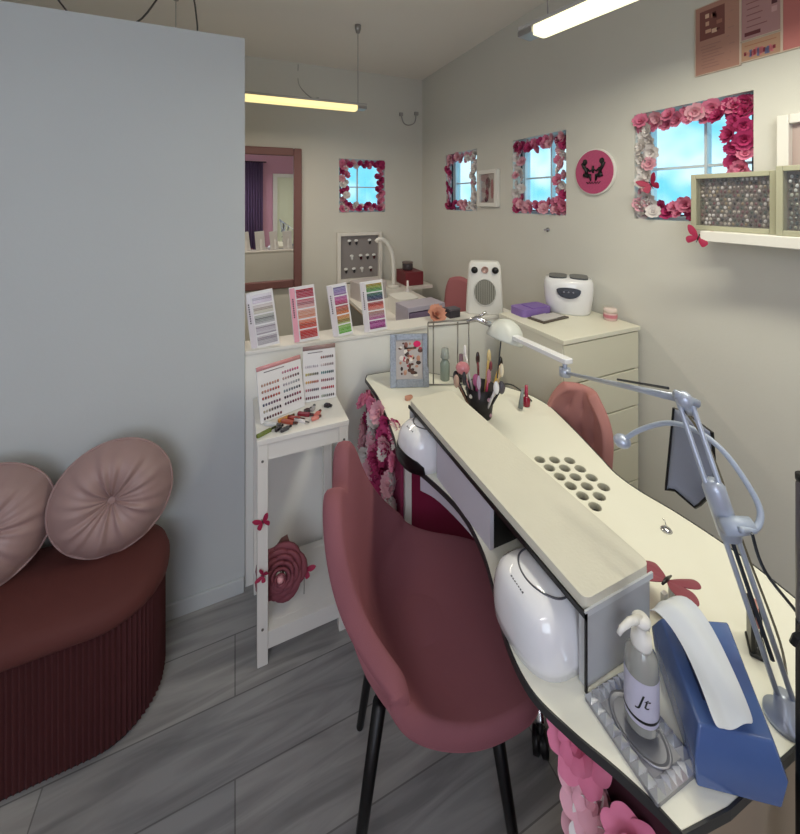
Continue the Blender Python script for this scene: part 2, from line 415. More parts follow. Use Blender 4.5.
# hook and bracket
hk = MB().lathe([(.012, 0), (.012, .006)], n=12).tube([(0, 0, .005), (0, 0, .03), (.015, 0, .04)], .004, 6).build('wall_hook', CHROME)
hk.matrix_basis = Matrix.Translation((W, 1.63, 1.335)) @ face((-1, 0, 0)).to_4x4(); tag(hk, 'small metal hook on the bare wall below the middle window', 'hook')
hk.scale = (1, 1, 1)
br = thing('wire_bracket', 'thin looped wire fixed in the top corner of the room', 'wire', (1.45, BK - .002, 2.25))
MB().tube(catmull([(-.07, -.01, .02), (-.05, -.02, -.05), (0, -.02, -.07), (.06, -.02, -.04), (.08, -.01, .04)], 5, False), .005, 6).build('wire', mat('grey_wire', 'a09c98', .6), br)
MB().box(-.085, -.02, .01, -.055, 0, .04).build('clip', mat('grey_wire', 'a09c98', .6), br)
MB().box(.065, -.02, .03, .1, 0, .06).build('clip', mat('grey_wire', 'a09c98', .6), br)

# pictures on the right wall ---------------------------------------------
pc = thing('picture_frame', 'small white framed picture hung between the two far side windows', 'picture', (W, 2.165, 1.455))
MB().box(-.03, -.112, 0, 0, -.085, .25).box(-.03, .085, 0, 0, .112, .25).box(-.03, -.085, 0, 0, .085, .027).box(-.03, -.085, .223, 0, .085, .25).build('frame', LACQ, pc, bevel=.003)
mb = MB(); mb.box(-.012, -.086, .026, -.002, .086, .224, 'b9aaa4')
for y, z, a, b_, c in ((.0, .16, .03, .04, '5a2a30'), (.01, .09, .02, .05, '8a4a50'), (-.045, .12, .016, .07, 'a03a48'), (.02, .05, .02, .02, '30262a')):
    mb.ball((-.013, y, z), .002, a, b_, c, n=10, m=6)
mb.build('print', PAINT, pc)
MB().box(-.022, -.086, .026, -.019, .086, .224).build('glass', PICGL, pc)

p2 = thing('picture_frame', 'white framed picture cut by the right edge above the shelf', 'picture', (W, .50, 1.42))
MB().box(-.035, -.14, 0, 0, -.11, .345).box(-.035, .11, 0, 0, .14, .345).box(-.035, -.11, 0, 0, .11, .03).box(-.035, -.11, .315, 0, .11, .345).build('frame', LACQ, p2, bevel=.004)
MB().box(-.012, -.111, .029, -.002, .111, .316, 'b5a29c').box(-.014, -.08, .06, -.012, .08, .28, 'b07078').build('print', PAINT, p2)

# round pink sign with two facing figures
sg = thing('round_sign', 'round glittery pink sign with two dark figures facing each other', 'sign', (W, 1.324, 1.635))
Ms = face((-1, 0, 0), 0)
def disc(mb, r, z0, z1, col=None, n=40): mb.lathe([(r, z0), (r, z1)], n=n, col=col)
mb = MB(); mb.M = Ms.to_4x4(); disc(mb, .112, 0, .014); mb.build('backing', PLASTW, sg, bevel=.003)
mb = MB(); mb.M = Ms.to_4x4(); disc(mb, .105, .014, .017); mb.build('face', mat('pink_glitter', 'c9527f', .45, var=.35, vscale=120), sg)
# figure outlines in the sign plane: u along +Y is left in the picture
fig = MB(); fig.M = Matrix(((0, 0, -1, 0), (1, 0, 0, 0), (0, 1, 0, 0), (0, 0, 0, 1)))
def strokes(mb, pts, r, z=.0185): mb.tube([(x, y, z) for x, y in pts], r, 6)
for s_ in (1, -1):
    o_ = .004 * s_
    fig.ball((s_ * .047, .05, .0185), .014, .015, .003)                                  # hair
    strokes(fig, [(s_ * .058, .045), (s_ * .05, .025), (s_ * .04, .01), (s_ * .036, -.01)], [.01, .009, .008, .009])
    strokes(fig, [(s_ * .036, .018), (s_ * .018, .004), (s_ * .004, .012)], [.006, .005, .003])
    strokes(fig, [(s_ * .05, -.012), (s_ * .03, -.018), (s_ * .018, -.014), (s_ * .014, -.042)], [.012, .011, .008, .004])
strokes(fig, [(.0, .03), (.002, .01), (0, -.006)], [.004, .007, .004])
wr = [(.04 - .08 * k / 16, -.052 + .006 * math.sin(k * 2.1)) for k in range(17)]
strokes(fig, wr, .0018)
fig.build('figures', BLACK, sg, smooth=True)

# certificates
def poster(label, y0, y1, z0, z1, base, drawfn):
    o = thing('certificate', label, 'certificate', (W, (y0 + y1) / 2, z0))
    U = y1 - y0; V = z1 - z0; mb = MB(); mb.box(-.006, -U / 2, 0, -.001, U / 2, V, base)
    def r_(u0, v0, u1, v1, c, lift=.0066):       # u from the left edge as seen
        mb.box(-lift, U / 2 - u1 * U, v0 * V, -.005, U / 2 - u0 * U, v1 * V, c)
    drawfn(r_); mb.build('print', PAINT, o)
    e = MB(); t = .003
    e.box(-.008, -U / 2 - t, -t, 0, -U / 2, V + t).box(-.008, U / 2, -t, 0, U / 2 + t, V + t).box(-.008, -U / 2, -t, 0, U / 2, 0).box(-.008, -U / 2, V, 0, U / 2, V + t)
    e.build('edge', mat('pale_frame_edge', 'cdb9a8', .5), o)
    return o
def lines(r_, u0, u1, v0, v1, n, c, rnd):
    for k in range(n):
        v = v0 + (v1 - v0) * k / n; a = u0 + rnd.uniform(0, .08); b_ = u1 - rnd.uniform(0, .25); r_(a, v, b_, v + .012, c)
rd = random.Random(3)
def d1(r_):
    r_(.1, .5, .68, .93, '7a4a44')
    for k in range(9): u = rd.uniform(.16, .5); v = rd.uniform(.55, .82); r_(u, v, u + rd.uniform(.05, .14), v + rd.uniform(.03, .08), rd.choice(['c9a088', '9c6a5c', 'd8b8a0', '5a2c2c']), .0072)
    lines(r_, .75, .95, .1, .9, 7, 'a07a70', rd); lines(r_, .12, .7, .08, .45, 8, '9c746a', rd)
def d2(r_):
    lines(r_, .1, .7, .15, .85, 9, '8a5c5c', rd)
    for k in range(6): v = .25 + k * .1; r_(.78, v, .92, v + .07, rd.choice(['5a3238', '8a5a60', 'c8a0a0']))
    r_(.08, .04, .5, .09, '6a3438'); r_(.3, .9, .75, .96, '6a3438')
def d3(r_):
    for k in range(16): u = .06 + k * .05; r_(u, rd.uniform(.1, .3), u + .07, rd.uniform(.4, .6), rd.choice(['b04050', '4a4468', 'c87078', '8a3040', 'd09080', '6a6a90']))
    r_(.08, .75, .9, .8, 'a8745c')
def d4(r_): lines(r_, .3, .8, .2, .8, 5, 'a85a5c', rd)
poster('brown and pink certificate, leftmost of the posters top right', .748, .884, 1.966, 2.215, 'ae8273', d1)
poster('mauve certificate with cursive text above the small flower card', .640, .742, 2.044, 2.30, 'b08686', d2)
poster('small card with red and blue flowers below the mauve certificate', .640, .742, 1.972, 2.036, 'b58e74', d3)
poster('plain salmon pink certificate at the top right edge', .46, .634, 1.972, 2.30, 'b9706c', d4)

# wall shelf and two deep frames with nail tips
sh = thing('wall_shelf', 'white floating shelf carrying the two nail tip frames', 'shelf', (W, .82, 1.36))
MB().box(-.145, -.80, 0, 0, -.025, .035).build('board', LACQ, sh, bevel=.003)
def tipframe(label, loc, wd, ht, seed, tone):
    o = thing('shadow_box_frame', label, 'framed display', loc)
    t = .016; dp = .035
    MB().box(-dp, -wd, 0, 0, -wd + t, ht).box(-dp, -t, 0, 0, 0, ht).box(-dp, -wd + t, 0, 0, -t, t).box(-dp, -wd + t, ht - t, 0, -t, ht).build('frame', mat('sage_cream_frame', 'a9a790', .5), o, bevel=.002)
    MB().box(-.008, -wd + t, t, -.002, -t, ht - t).build('backing', mat('taupe_backing', '857a72', .8), o)
    rn = random.Random(seed); mb = MB(); nx, nz = int((wd - 2 * t) / .0115), int((ht - 2 * t) / .0135)
    for i in range(nx):
        for j in range(nz):
            mb.ball((-.011, -t - .008 - i * .0115 - (j % 2) * .003, t + .009 + j * .0135), .004, .0042, .006, rn.choice(tone), n=6, m=4)
    b_ = mb.build('nail_tips', PAINTG, o, smooth=True); b_['kind'] = 'stuff'
    MB().box(-.030, -wd + t, t, -.028, -t, ht - t).build('glass', PICGL, o)
tipframe('framed rows of brown nail tips left on the shelf, in front of window', (1.53, .846, 1.395), .235, .195, 1, ['6e5a54', '9b8c86', '3c3030', 'c9bdb2', '7d4c50', 'a08c70', 'e8e0e0', '5a6258'])
tipframe('framed rows of grey nail tips cut by the right edge, on shelf', (1.50, .600, 1.395), .235, .205, 2, ['5c605c', '8c908a', '2c3030', 'c9cdc2', '6d6c60', 'a0a090', 'e8eaea', '4a5250'])

# ------------------------------------------------------------------ pendants
WARM = mat('lit_diffuser_warm', 'fff0c0', .5, emit='ffe9a0', estr=1.05)
WARM2 = mat('lit_diffuser_bright', 'fff6d8', .5, emit='fffbcc', estr=1.35)
def pendant(label, c, rz, L, wires, dm, hz=.016):
    o = thing('pendant_light', label, 'ceiling lamp', c, rz)
    MB().box(-L / 2, -.034, .012, L / 2, .034, .012 + hz).build('housing', mat('grey_lamp_housing', 'b8b4ae', .4), o, bevel=.004)
    MB().prism([(p[0], p[1]) for p in rrect(-L / 2 + .04, -.033, L / 2 - .06, .033, .012)], -.018, .012).build('diffuser', dm, o, bevel=.006)
    MB().box(L / 2 - .06, -.034, -.008, L / 2, .034, .012).build('end_cap', ALU, o, bevel=.003)
    MB().box(-L / 2, -.034, -.008, -L / 2 + .04, .034, .012).build('end_cap', ALU, o, bevel=.003)
    for x in wires:
        MB().tube([(x, 0, .012 + hz), (x, 0, CH - c[2] - .005)], .0025, 6).build('wire', mat('grey_wire', 'a09c98', .6), o)
        MB().lathe([(.012, -.05), (.02, -.02), (.02, 0)], (x, 0, CH - c[2])).build('ceiling_cup', ALU, o, smooth=True)
    return o
L2 = pendant('long lit tube lamp hanging over the white manicure desk, upper right', (1.06, .50, 2.085), PI / 2 + .178, 1.2, (.5, -.5), WARM2)
L1 = pendant('lit tube lamp half hidden behind the grey partition, upper left', (.16, 2.35, 2.085), 0, 1.22, (.56, -.45), WARM)
# its second cable runs up to the wall edge
MB().tube(catmull([(.31, .0, .04), (.31, .3, .12), (.31, .80, .35), (.31, .83, .515)], 6, False), .003, 6).build('cable', mat('grey_wire', 'a09c98', .6), L1)
L3 = pendant('tube lamp behind the viewer on the open side of the room', (-.6, -.55, 2.085), 0, 1.2, (.5, -.5), WARM)  # added fixture to carry the rear fill, out of frame
ccx = thing('ceiling_cable', 'loose looped cable showing above the top of the grey partition', 'cable', (-.3, 2.1, CH))
MB().tube(catmull([(-.55, -.1, -.01), (-.5, 0, -.1), (-.32, .05, -.34), (-.12, .0, -.3), (.0, 0, -.12), (.1, 0, -.1), (.13, 0, -.25), (.13, 0, -.34)], 6, False), .004, 6).build('cable', mat('dark_cable', '4a4644', .6), ccx)

# ------------------------------------------------------------------ pouf bench and cushions
pb = thing('pouf_bench', 'rust velvet bench with rounded end and pleated skirt by grey wall', 'bench', (-.78, 1.42, 0))
ol = []
X0, X1, Y0, Y1 = -.575, .575, -.168, .15
def outline(off=0, r=.14):
    return rrect(X0 - off, Y0 - off, X1 + off, Y1 + (off if off < 0 else 0), r, 10)
def resample(poly, step):
    out = []; m = len(poly); carry = 0
    for i in range(m):
        a = Vector(poly[i]); b = Vector(poly[(i + 1) % m]); L = (b - a).length
        t = carry
        while t < L: out.append((a + (b - a) * (t / L), (b - a).normalized())); t += step
        carry = t - L
    return out
rs = resample(outline(-.004), .0032); n = len(rs); vs = []; fs = []
levels = [.012, .02, .12, .24, .335, .35]
for li, z in enumerate(levels):
    for k, (p, t) in enumerate(rs):
        nrm = Vector((t.y, -t.x)); off = .0035 * math.sin(2 * PI * k / 4) - (.01 if li in (0, 5) else 0)
        q = p + nrm * off; vs.append((q.x, q.y, z))
for i in range(len(levels) - 1):
    for k in range(n): fs.append((i * n + k, i * n + (k + 1) % n, (i + 1) * n + (k + 1) % n, (i + 1) * n + k))
fs.append(tuple(range(n))[::-1]); fs.append(tuple(range((len(levels) - 1) * n, len(levels) * n)))
MB().add(vs, fs).build('pleated_skirt', RUSTP, pb)
vs = []; fs = []; n = 0
ringsp = [(.006, .345), (.012, .355), (.012, .375), (.004, .392), (-.02, .405), (-.06, .415), (-.10, .42), (-.14, .423)]
for off, z in ringsp:
    pl = rrect(X0 - off, Y0 - off, X1 + off, Y1 + min(off, 0), max(.14 + off, .015), 10); n = len(pl)
    vs += [(x, y, z) for x, y in pl]
for i in range(len(ringsp) - 1):
    for k in range(n): fs.append((i * n + k, i * n + (k + 1) % n, (i + 1) * n + (k + 1) % n, (i + 1) * n + k))
fs.append(tuple(range(n))[::-1]); fs.append(tuple(range((len(ringsp) - 1) * n, len(ringsp) * n)))
MB().add(vs, fs).build('seat_pad', RUST, pb, smooth=True)
MB().prism(rrect(X0 + .02, Y0 + .02, X1 - .02, Y1 - .02, .12), 0, .014).build('base', BLACK, pb)

def cushion(label, loc, R, lean, spin, seed):
    o = thing('round_cushion', label, 'cushion', loc)
    rn = random.Random(seed); na, nr = 120, 14; ph = [rn.uniform(0, 6.28) for _ in range(6)]
    M = Matrix.Rotation(spin, 4, 'Z') @ Matrix.Rotation(PI / 2 - lean, 4, 'X')
    cv = Matrix.Translation((0, 0, R * math.cos(lean) + .035))
    mb = MB(); mb.M = cv @ M
    for side in (1, -1):
        vs = [(0, 0, side * .018)]; fs = []
        for i in range(1, nr + 1):
            t = i / nr
            for k in range(na):
                a = 2 * PI * k / na
                h = .062 * (math.sin(PI * min(1, t * .86 + .06)) ** .75) * (1 - t ** 6) ** .5 + .004 * (1 - t)
                wob = (math.sin(a * 14 + ph[0] + 1.2 * math.sin(a * 3 + ph[3])) * .6 + math.sin(a * 9 + ph[1]) * .5 + math.sin(a * 23 + ph[2]) * .3)
                h += .0065 * wob * max(0, math.sin(PI * min(1, t * .9 + .05))) ** .6 * (1 - .35 * t)
                rr_ = R * t * (1 + .012 * math.sin(a * 14 + ph[4]) * t)
                vs.append((rr_ * math.cos(a), rr_ * math.sin(a), side * max(h, .0005)))
        for k in range(na): fs.append((0, 1 + k, 1 + (k + 1) % na))
        for i in range(nr - 1):
            for k in range(na): fs.append((1 + i * na + k, 1 + i * na + (k + 1) % na, 1 + (i + 1) * na + (k + 1) % na, 1 + (i + 1) * na + k))
        mb.add(vs, fs)
    mb.build('cover', CUSH, o, smooth=True)
    b_ = MB(); b_.M = cv @ M; b_.ball((0, 0, .024), .017, .017, .009); b_.build('button', CUSH, o, smooth=True)
    b_ = MB(); b_.M = cv @ M; b_.ball((0, 0, -.024), .017, .017, .009); b_.build('button', CUSH, o, smooth=True)
    p_ = MB(); p_.M = cv @ M; p_.tube([(R * 1.003 * math.cos(2 * PI * k / 60), R * 1.003 * math.sin(2 * PI * k / 60), 0) for k in range(60)], .0035, 6, closed=True); p_.build('piping', CUSH, o, smooth=True)
cushion('mauve round tufted cushion at the right end of the rust bench', (-.350, 1.455, .386), .158, .22, .10, 1)
cushion('mauve round tufted cushion cut by the left edge, on rust bench', (-.655, 1.45, .388), .158, .28, .2, 2)

# ------------------------------------------------------------------ white stand
st = thing('side_stand', 'narrow white two-tier stand beside the half wall', 'stand', (.215, 1.445, 0))
HX, HY, HZ = .15, .14, .73; t = .033
for sx in (-1, 1):
    for sy in (-1, 1):
        x0 = sx * HX - (t if sx > 0 else 0); y0 = sy * HY - (t if sy > 0 else 0)
        MB().box(x0, y0, 0, x0 + t, y0 + t, HZ - .018).build('leg', LACQ, st, bevel=.002)
MB().box(-HX - .002, -HY - .002, HZ - .018, HX + .002, HY + .002, HZ).build('tabletop', LACQ, st, bevel=.002)
a = MB(); a.box(-HX + t, -HY + .004, HZ - .072, HX - t, -HY + .02, HZ - .018).box(-HX + t, HY - .02, HZ - .072, HX - t, HY - .004, HZ - .018)
a.box(-HX + .004, -HY + t, HZ - .072, -HX + .02, HY - t, HZ - .018).box(HX - .02, -HY + t, HZ - .072, HX - .004, HY - t, HZ - .018).build('apron', LACQ, st)
MB().box(-HX + .006, -HY + t, .085, HX - .006, HY - t, .10).box(-HX + t, -HY + .004, .045, HX - t, -HY + t, .10).box(-HX + t, HY - t, .045, HX - t, HY - .004, .10).build('lower_shelf', LACQ, st, bevel=.001)
for x, z, s_ in ((-.134, .66, 1), (.134, .665, 1), (-.134, .12, 1)):
    MB().lathe([(.004, 0), (.004, .002)], n=10).build('screw_cover', mat('grey_screw', '6a6660', .5), st).matrix_basis = Matrix.Translation((x, -HY - .0005, z)) @ face((0, -1, 0)).to_4x4()
for (x, z, sz, sp, lb) in ((-.133, .468, .027, .4, 'highest of the maroon butterflies on the front left leg of the stand'),
                           (-.133, .296, .022, 1.2, 'lower maroon butterfly on the front left leg of stand, beside the rose'),
                           (.133, .13, .024, -.2, 'maroon butterfly low on the front right leg of the stand')):
    butterfly(lb, (.215 + x, 1.445 - HY - .004, z), sz, face((-.2, -1, .1), sp), fold=.3)
butterfly('maroon butterfly standing on the lower shelf to the right of the rose', (.225, 1.37, .20), .032, face((-.2, -1, .3), -.5), fold=.3)
MB().tube([(.225, 1.375, .195), (.225, 1.385, .10)], .001, 6).build('wire_stem', BLACKM, [o for o in bpy.data.objects if o.get('label', '').endswith('right of the rose')][0]).matrix_parent_inverse = Matrix.Translation((0, 0, 0))
# undo the parent transform of the stem (it was written in room coordinates)
ws = [o for o in bpy.data.objects if o.name.startswith('wire_stem')][0]; bpy.context.view_layer.update(); ws.matrix_parent_inverse = ws.parent.matrix_basis.inverted()

# big spiral rose
ro = thing('fabric_rose', 'large dusty red spiral rose behind the front left stand leg', 'artificial flower', (.155, 1.385, .10))
mb = MB(); Mr = Matrix.Translation((-.008, 0, .118)) @ face((-.15, -1, .25)).to_4x4(); mb.M = Mr
for L in range(6):
    rad = .085 - .0135 * L; zc = .006 + .0075 * L; npet = 5 if L < 4 else 3
    for k in range(npet):
        a0 = 2 * PI * k / npet + L * .62; vs = []; fs = []
        for i in range(9):
            aa = a0 + (i / 8 - .5) * 2 * PI / npet * 1.35; e = math.cos((i / 8 - .5) * PI)
            for j, (rf, zf) in enumerate(((.55, 0), (.82, .012), (1.0, .018), (1.04, .008))):
                R_ = rad * (rf * (.72 + .28 * e ** .5 if e > 0 else .72)); vs.append((R_ * math.cos(aa), R_ * math.sin(aa), zc + zf * (.4 + .6 * max(e, 0))))
        for i in range(8):
            for j in range(3): fs.append((i * 4 + j, (i + 1) * 4 + j, (i + 1) * 4 + j + 1, i * 4 + j + 1))
        mb.add(vs, fs)
mb.build('petals', mat('dusty_rose_fabric', '854650', .7, sheen=.3), ro, smooth=True, solid=.002)
mb = MB(); mb.M = Mr; mb.ball((0, 0, .052), .012, .012, .01); mb.build('heart', mat('pale_rose_heart', 'e0a0a4', .6), ro, smooth=True)
MB().tube([(0, .012, .11), (0, .03, .06), (0, .03, .002)], .004, 6).lathe([(.03, 0), (.03, .004)], (0, .03, 0)).build('stem_stand', mat('muted_green', '4a5244', .7), ro)
mb = MB(); mb.M = Mr; mb.add([(-.02, .07, 0), (.0, .095, .006), (.02, .10, .002), (.03, .07, 0)], [(0, 1, 2, 3)]); mb.build('leaf', mat('muted_brown_leaf', '6e4a44', .8), ro, solid=.002)

# ------------------------------------------------------------------ colour charts
rc = random.Random(11)
def lerp(a, b, t):
    A = [int(a[i:i + 2], 16) for i in (0, 2, 4)]; B = [int(b[i:i + 2], 16) for i in (0, 2, 4)]
    return ''.join('%02x' % max(0, min(255, int(A[i] + (B[i] - A[i]) * t))) for i in range(3))
def pal(stops, t):
    t = max(0, min(.9999, t)) * (len(stops) - 1); i = int(t); return lerp(stops[i], stops[i + 1], t - i)
def chart(label, x, y, z, wd, ht, rz, lean, stops, band='dcd6dc', tilt=0):
    o = thing('colour_chart', label, 'colour chart', (x, y, z), rz, group=None)
    M = Matrix.Rotation(tilt, 4, 'Y') @ Matrix.Rotation(-lean, 4, 'X')
    a = MB(); a.M = M; a.box(-wd / 2, -.003, 0, wd / 2, .003, ht); a.build('board', mat('chart_white', 'e8e6e6', .4), o, bevel=.001)
    s_ = MB(); s_.M = M; s_.box(-wd / 2 + .002, -.0045, .004, -wd / 2 + .022, -.003, ht - .004, band)
    for k in range(9): s_.box(-wd / 2 + .009, -.0052, ht * .45 + k * .009, -wd / 2 + .014, -.0044, ht * .45 + k * .009 + .006, '55505a')
    n = 34
    for k in range(n):
        if k % 7 == 6: continue
        z0 = .012 + (ht - .024) * k / n; c = pal(stops, k / n); c = lerp(c, rc.choice(['ffffff', '201020', c, c]), .18)
        s_.box(-wd / 2 + .027, -.0062, z0, wd / 2 - .007, -.003, z0 + (ht - .024) / n * .78, c)
    s_.build('swatches', PAINTG, o)
    l_ = MB(); l_.M = Matrix(); zz = ht * math.cos(lean) * .6; yy = ht * math.sin(lean) * .6
    l_.add([(-.012, yy, zz), (.012, yy, zz), (.012, yy + .035, .0), (-.012, yy + .035, 0)], [(0, 1, 2, 3)]); l_.build('easel_back', mat('chart_white', 'e8e6e6', .4), o, solid=.002)
    return o
TZ = .915
chart('pale grey and clear colour chart, first from the left on half wall', .113, 1.615, TZ, .108, .222, -.05, .12, ['b8b4b8', 'd0ccd0', 'c6c0c8', '9aa098', 'd8d0b8', 'd4c8d8', 'e4e0e4'], tilt=-.13)
chart('red and peach colour chart, second from the left on half wall', .275, 1.615, TZ, .104, .226, -.05, .12, ['b03030', 'c84840', 'd87858', 'd8a088', 'd89898', 'b85060', 'b02030'], band='eaa8b8', tilt=-.09)
chart('lilac, pink, orange and green chart, third along the half wall', .430, 1.615, TZ, .088, .222, -.05, .12, ['68b048', '90b860', 'c87838', 'd07858', 'c04880', 'a888c0', '7878a8'], tilt=-.12)
chart('rainbow striped colour chart, rightmost on the half wall', .578, 1.615, TZ, .106, .222, -.05, .12, ['a04088', 'b858a0', 'b09088', 'd84838', '384870', '60a860', 'd0a020'], tilt=-.07)

def bigchart(label, x, y, z, wd, ht, rz, lean, rows, top, seed, tilt=0):
    o = thing('colour_chart', label, 'colour chart', (x, y, z), rz)
    rn = random.Random(seed); M = Matrix.Rotation(tilt, 4, 'Y') @ Matrix.Rotation(-lean, 4, 'X')
    a = MB(); a.M = M; a.box(-wd / 2, -.003, 0, wd / 2, .003, ht); a.build('board', mat('chart_white', 'e8e6e6', .4), o, bevel=.001)
    s_ = MB(); s_.M = M; s_.box(-wd / 2, -.0042, ht * .92, wd / 2, -.003, ht, top)
    s_.box(-wd * .35, -.0046, ht * .865, wd * .1, -.003, ht * .88, '8a8488')
    nr = len(rows)
    for r_, row in enumerate(rows):
        zc = ht * (.80 - .70 * r_ / (nr - 1)) - .006
        for g, stops in enumerate(row):
            if not stops: continue
            for k in range(7):
                xx = -wd / 2 + wd * (.07 + g * .47 + k * .058); s_.ball((xx + .003, -.0045, zc), wd * .022, .0025, ht * .027, lerp(pal(stops, k / 6), rn.choice(['ffffff', '101010']), .1), n=8, m=6)
    s_.build('swatches', PAINTG, o, smooth=True)
    b_ = MB(); yy = ht * math.sin(lean) * .5; b_.add([(-.03, yy, ht * .5), (.03, yy, ht * .5), (.03, yy + .04, 0), (-.03, yy + .04, 0)], [(0, 1, 2, 3)]); b_.build('easel_back', mat('chart_white', 'e8e6e6', .4), o, solid=.002)
bigchart('wide nude and brown sample chart on the left of the white stand', .160, 1.425, .731, .17, .185, .35, .22,
         [[None, ['c0909c', 'c04878']], [['b09080', 'c08878'], ['c8b0a8', '4a2830']], [['b89080', 'b04038'], ['c0b8c0', 'a8b0b0']], [['8a3a34', 'c06858'], ['8898a0', '303840']], [['404a68', '7a4858'], ['383038', '902840']], [['c8c0a8', '201820'], ['402838', '8a3048']], [['402028', '601828'], None]], 'd89898', 4)
bigchart('upright yellow to red sample chart on the right of the white stand', .300, 1.475, .731, .125, .205, -.05, .12,
         [[None, ['a86858', '483838']], [['d8d0d8', 'c8c0c8'], ['d8c8c8', '908080']], [['b8a830', '303020'], ['408080', '183838']], [['d0a040', 'c05038'], ['a04848', '887080']], [['c06870', '202848'], ['a02838', 'b81828']], [['702838', '8a5868'], ['90a088', '302028']]], 'a08480', 5)

# nail samples scattered on the stand
rs_ = random.Random(21)
samples = [('green gel swatch strip, front left corner of the white stand', (.095, 1.335), .07, .012, .5, '6e7c34'),
           ('white gel tube lying left of the orange bottles on stand', (.118, 1.372), .06, .014, -.6, 'd9dadc'),
           ('orange gel tube at the back of the scattered samples', (.165, 1.392), .06, .014, .3, 'cf8a3c'),
           ('terracotta gel tube in the middle of the stand top', (.172, 1.362), .062, .015, -.7, 'b0503c'),
           ('brick red gel tube beside the white striped one', (.196, 1.374), .065, .016, -.65, 'a8362c'),
           ('deep crimson gel tube rightmost of the red tubes', (.232, 1.388), .062, .016, -.6, '8c1630'),
           ('black nail tip stick near the front of the stand', (.136, 1.340), .035, .012, .7, '141418'),
           ('small black and grey stick at the front edge of stand', (.157, 1.328), .04, .012, .4, '34343a'),
           ('silver foil roll behind the crimson tube', (.262, 1.42), .035, .018, 1.0, 'a8a4a4'),
           ('salmon swatch lying right of the scattered tubes', (.272, 1.375), .04, .016, .9, 'd0685c'),
           ('coral swatch near the front right of the stand top', (.262, 1.352), .036, .014, .2, 'dc8478'),
           ('black polish cap at the back right of the stand top', (.318, 1.415), .03, .02, -.7, '1a1a22'),
           ('dark brown sample tip between red tubes and silver roll', (.243, 1.412), .028, .018, .4, '2a1c1e'),
           ('white label stick lying across the red tubes', (.212, 1.352), .06, .008, -.75, 'e8e2e0')]
for lb, (x, y), L, wd, rz, c in samples:
    o = thing('gel_sample', lb, 'nail sample', (x, y, .731), rz)
    a = MB(); a.prism(rrect(-L / 2, -wd / 2, L * .25, wd / 2, wd * .3, 3), 0, .009, c); a.build('tube', PAINTG, o, bevel=.002)
    a = MB(); a.tube([(L * .25, 0, .0055), (L / 2, 0, .0055)], min(wd * .32, .0054), 8, lerp(c, '101010', .6)); a.build('cap', PAINTG, o)

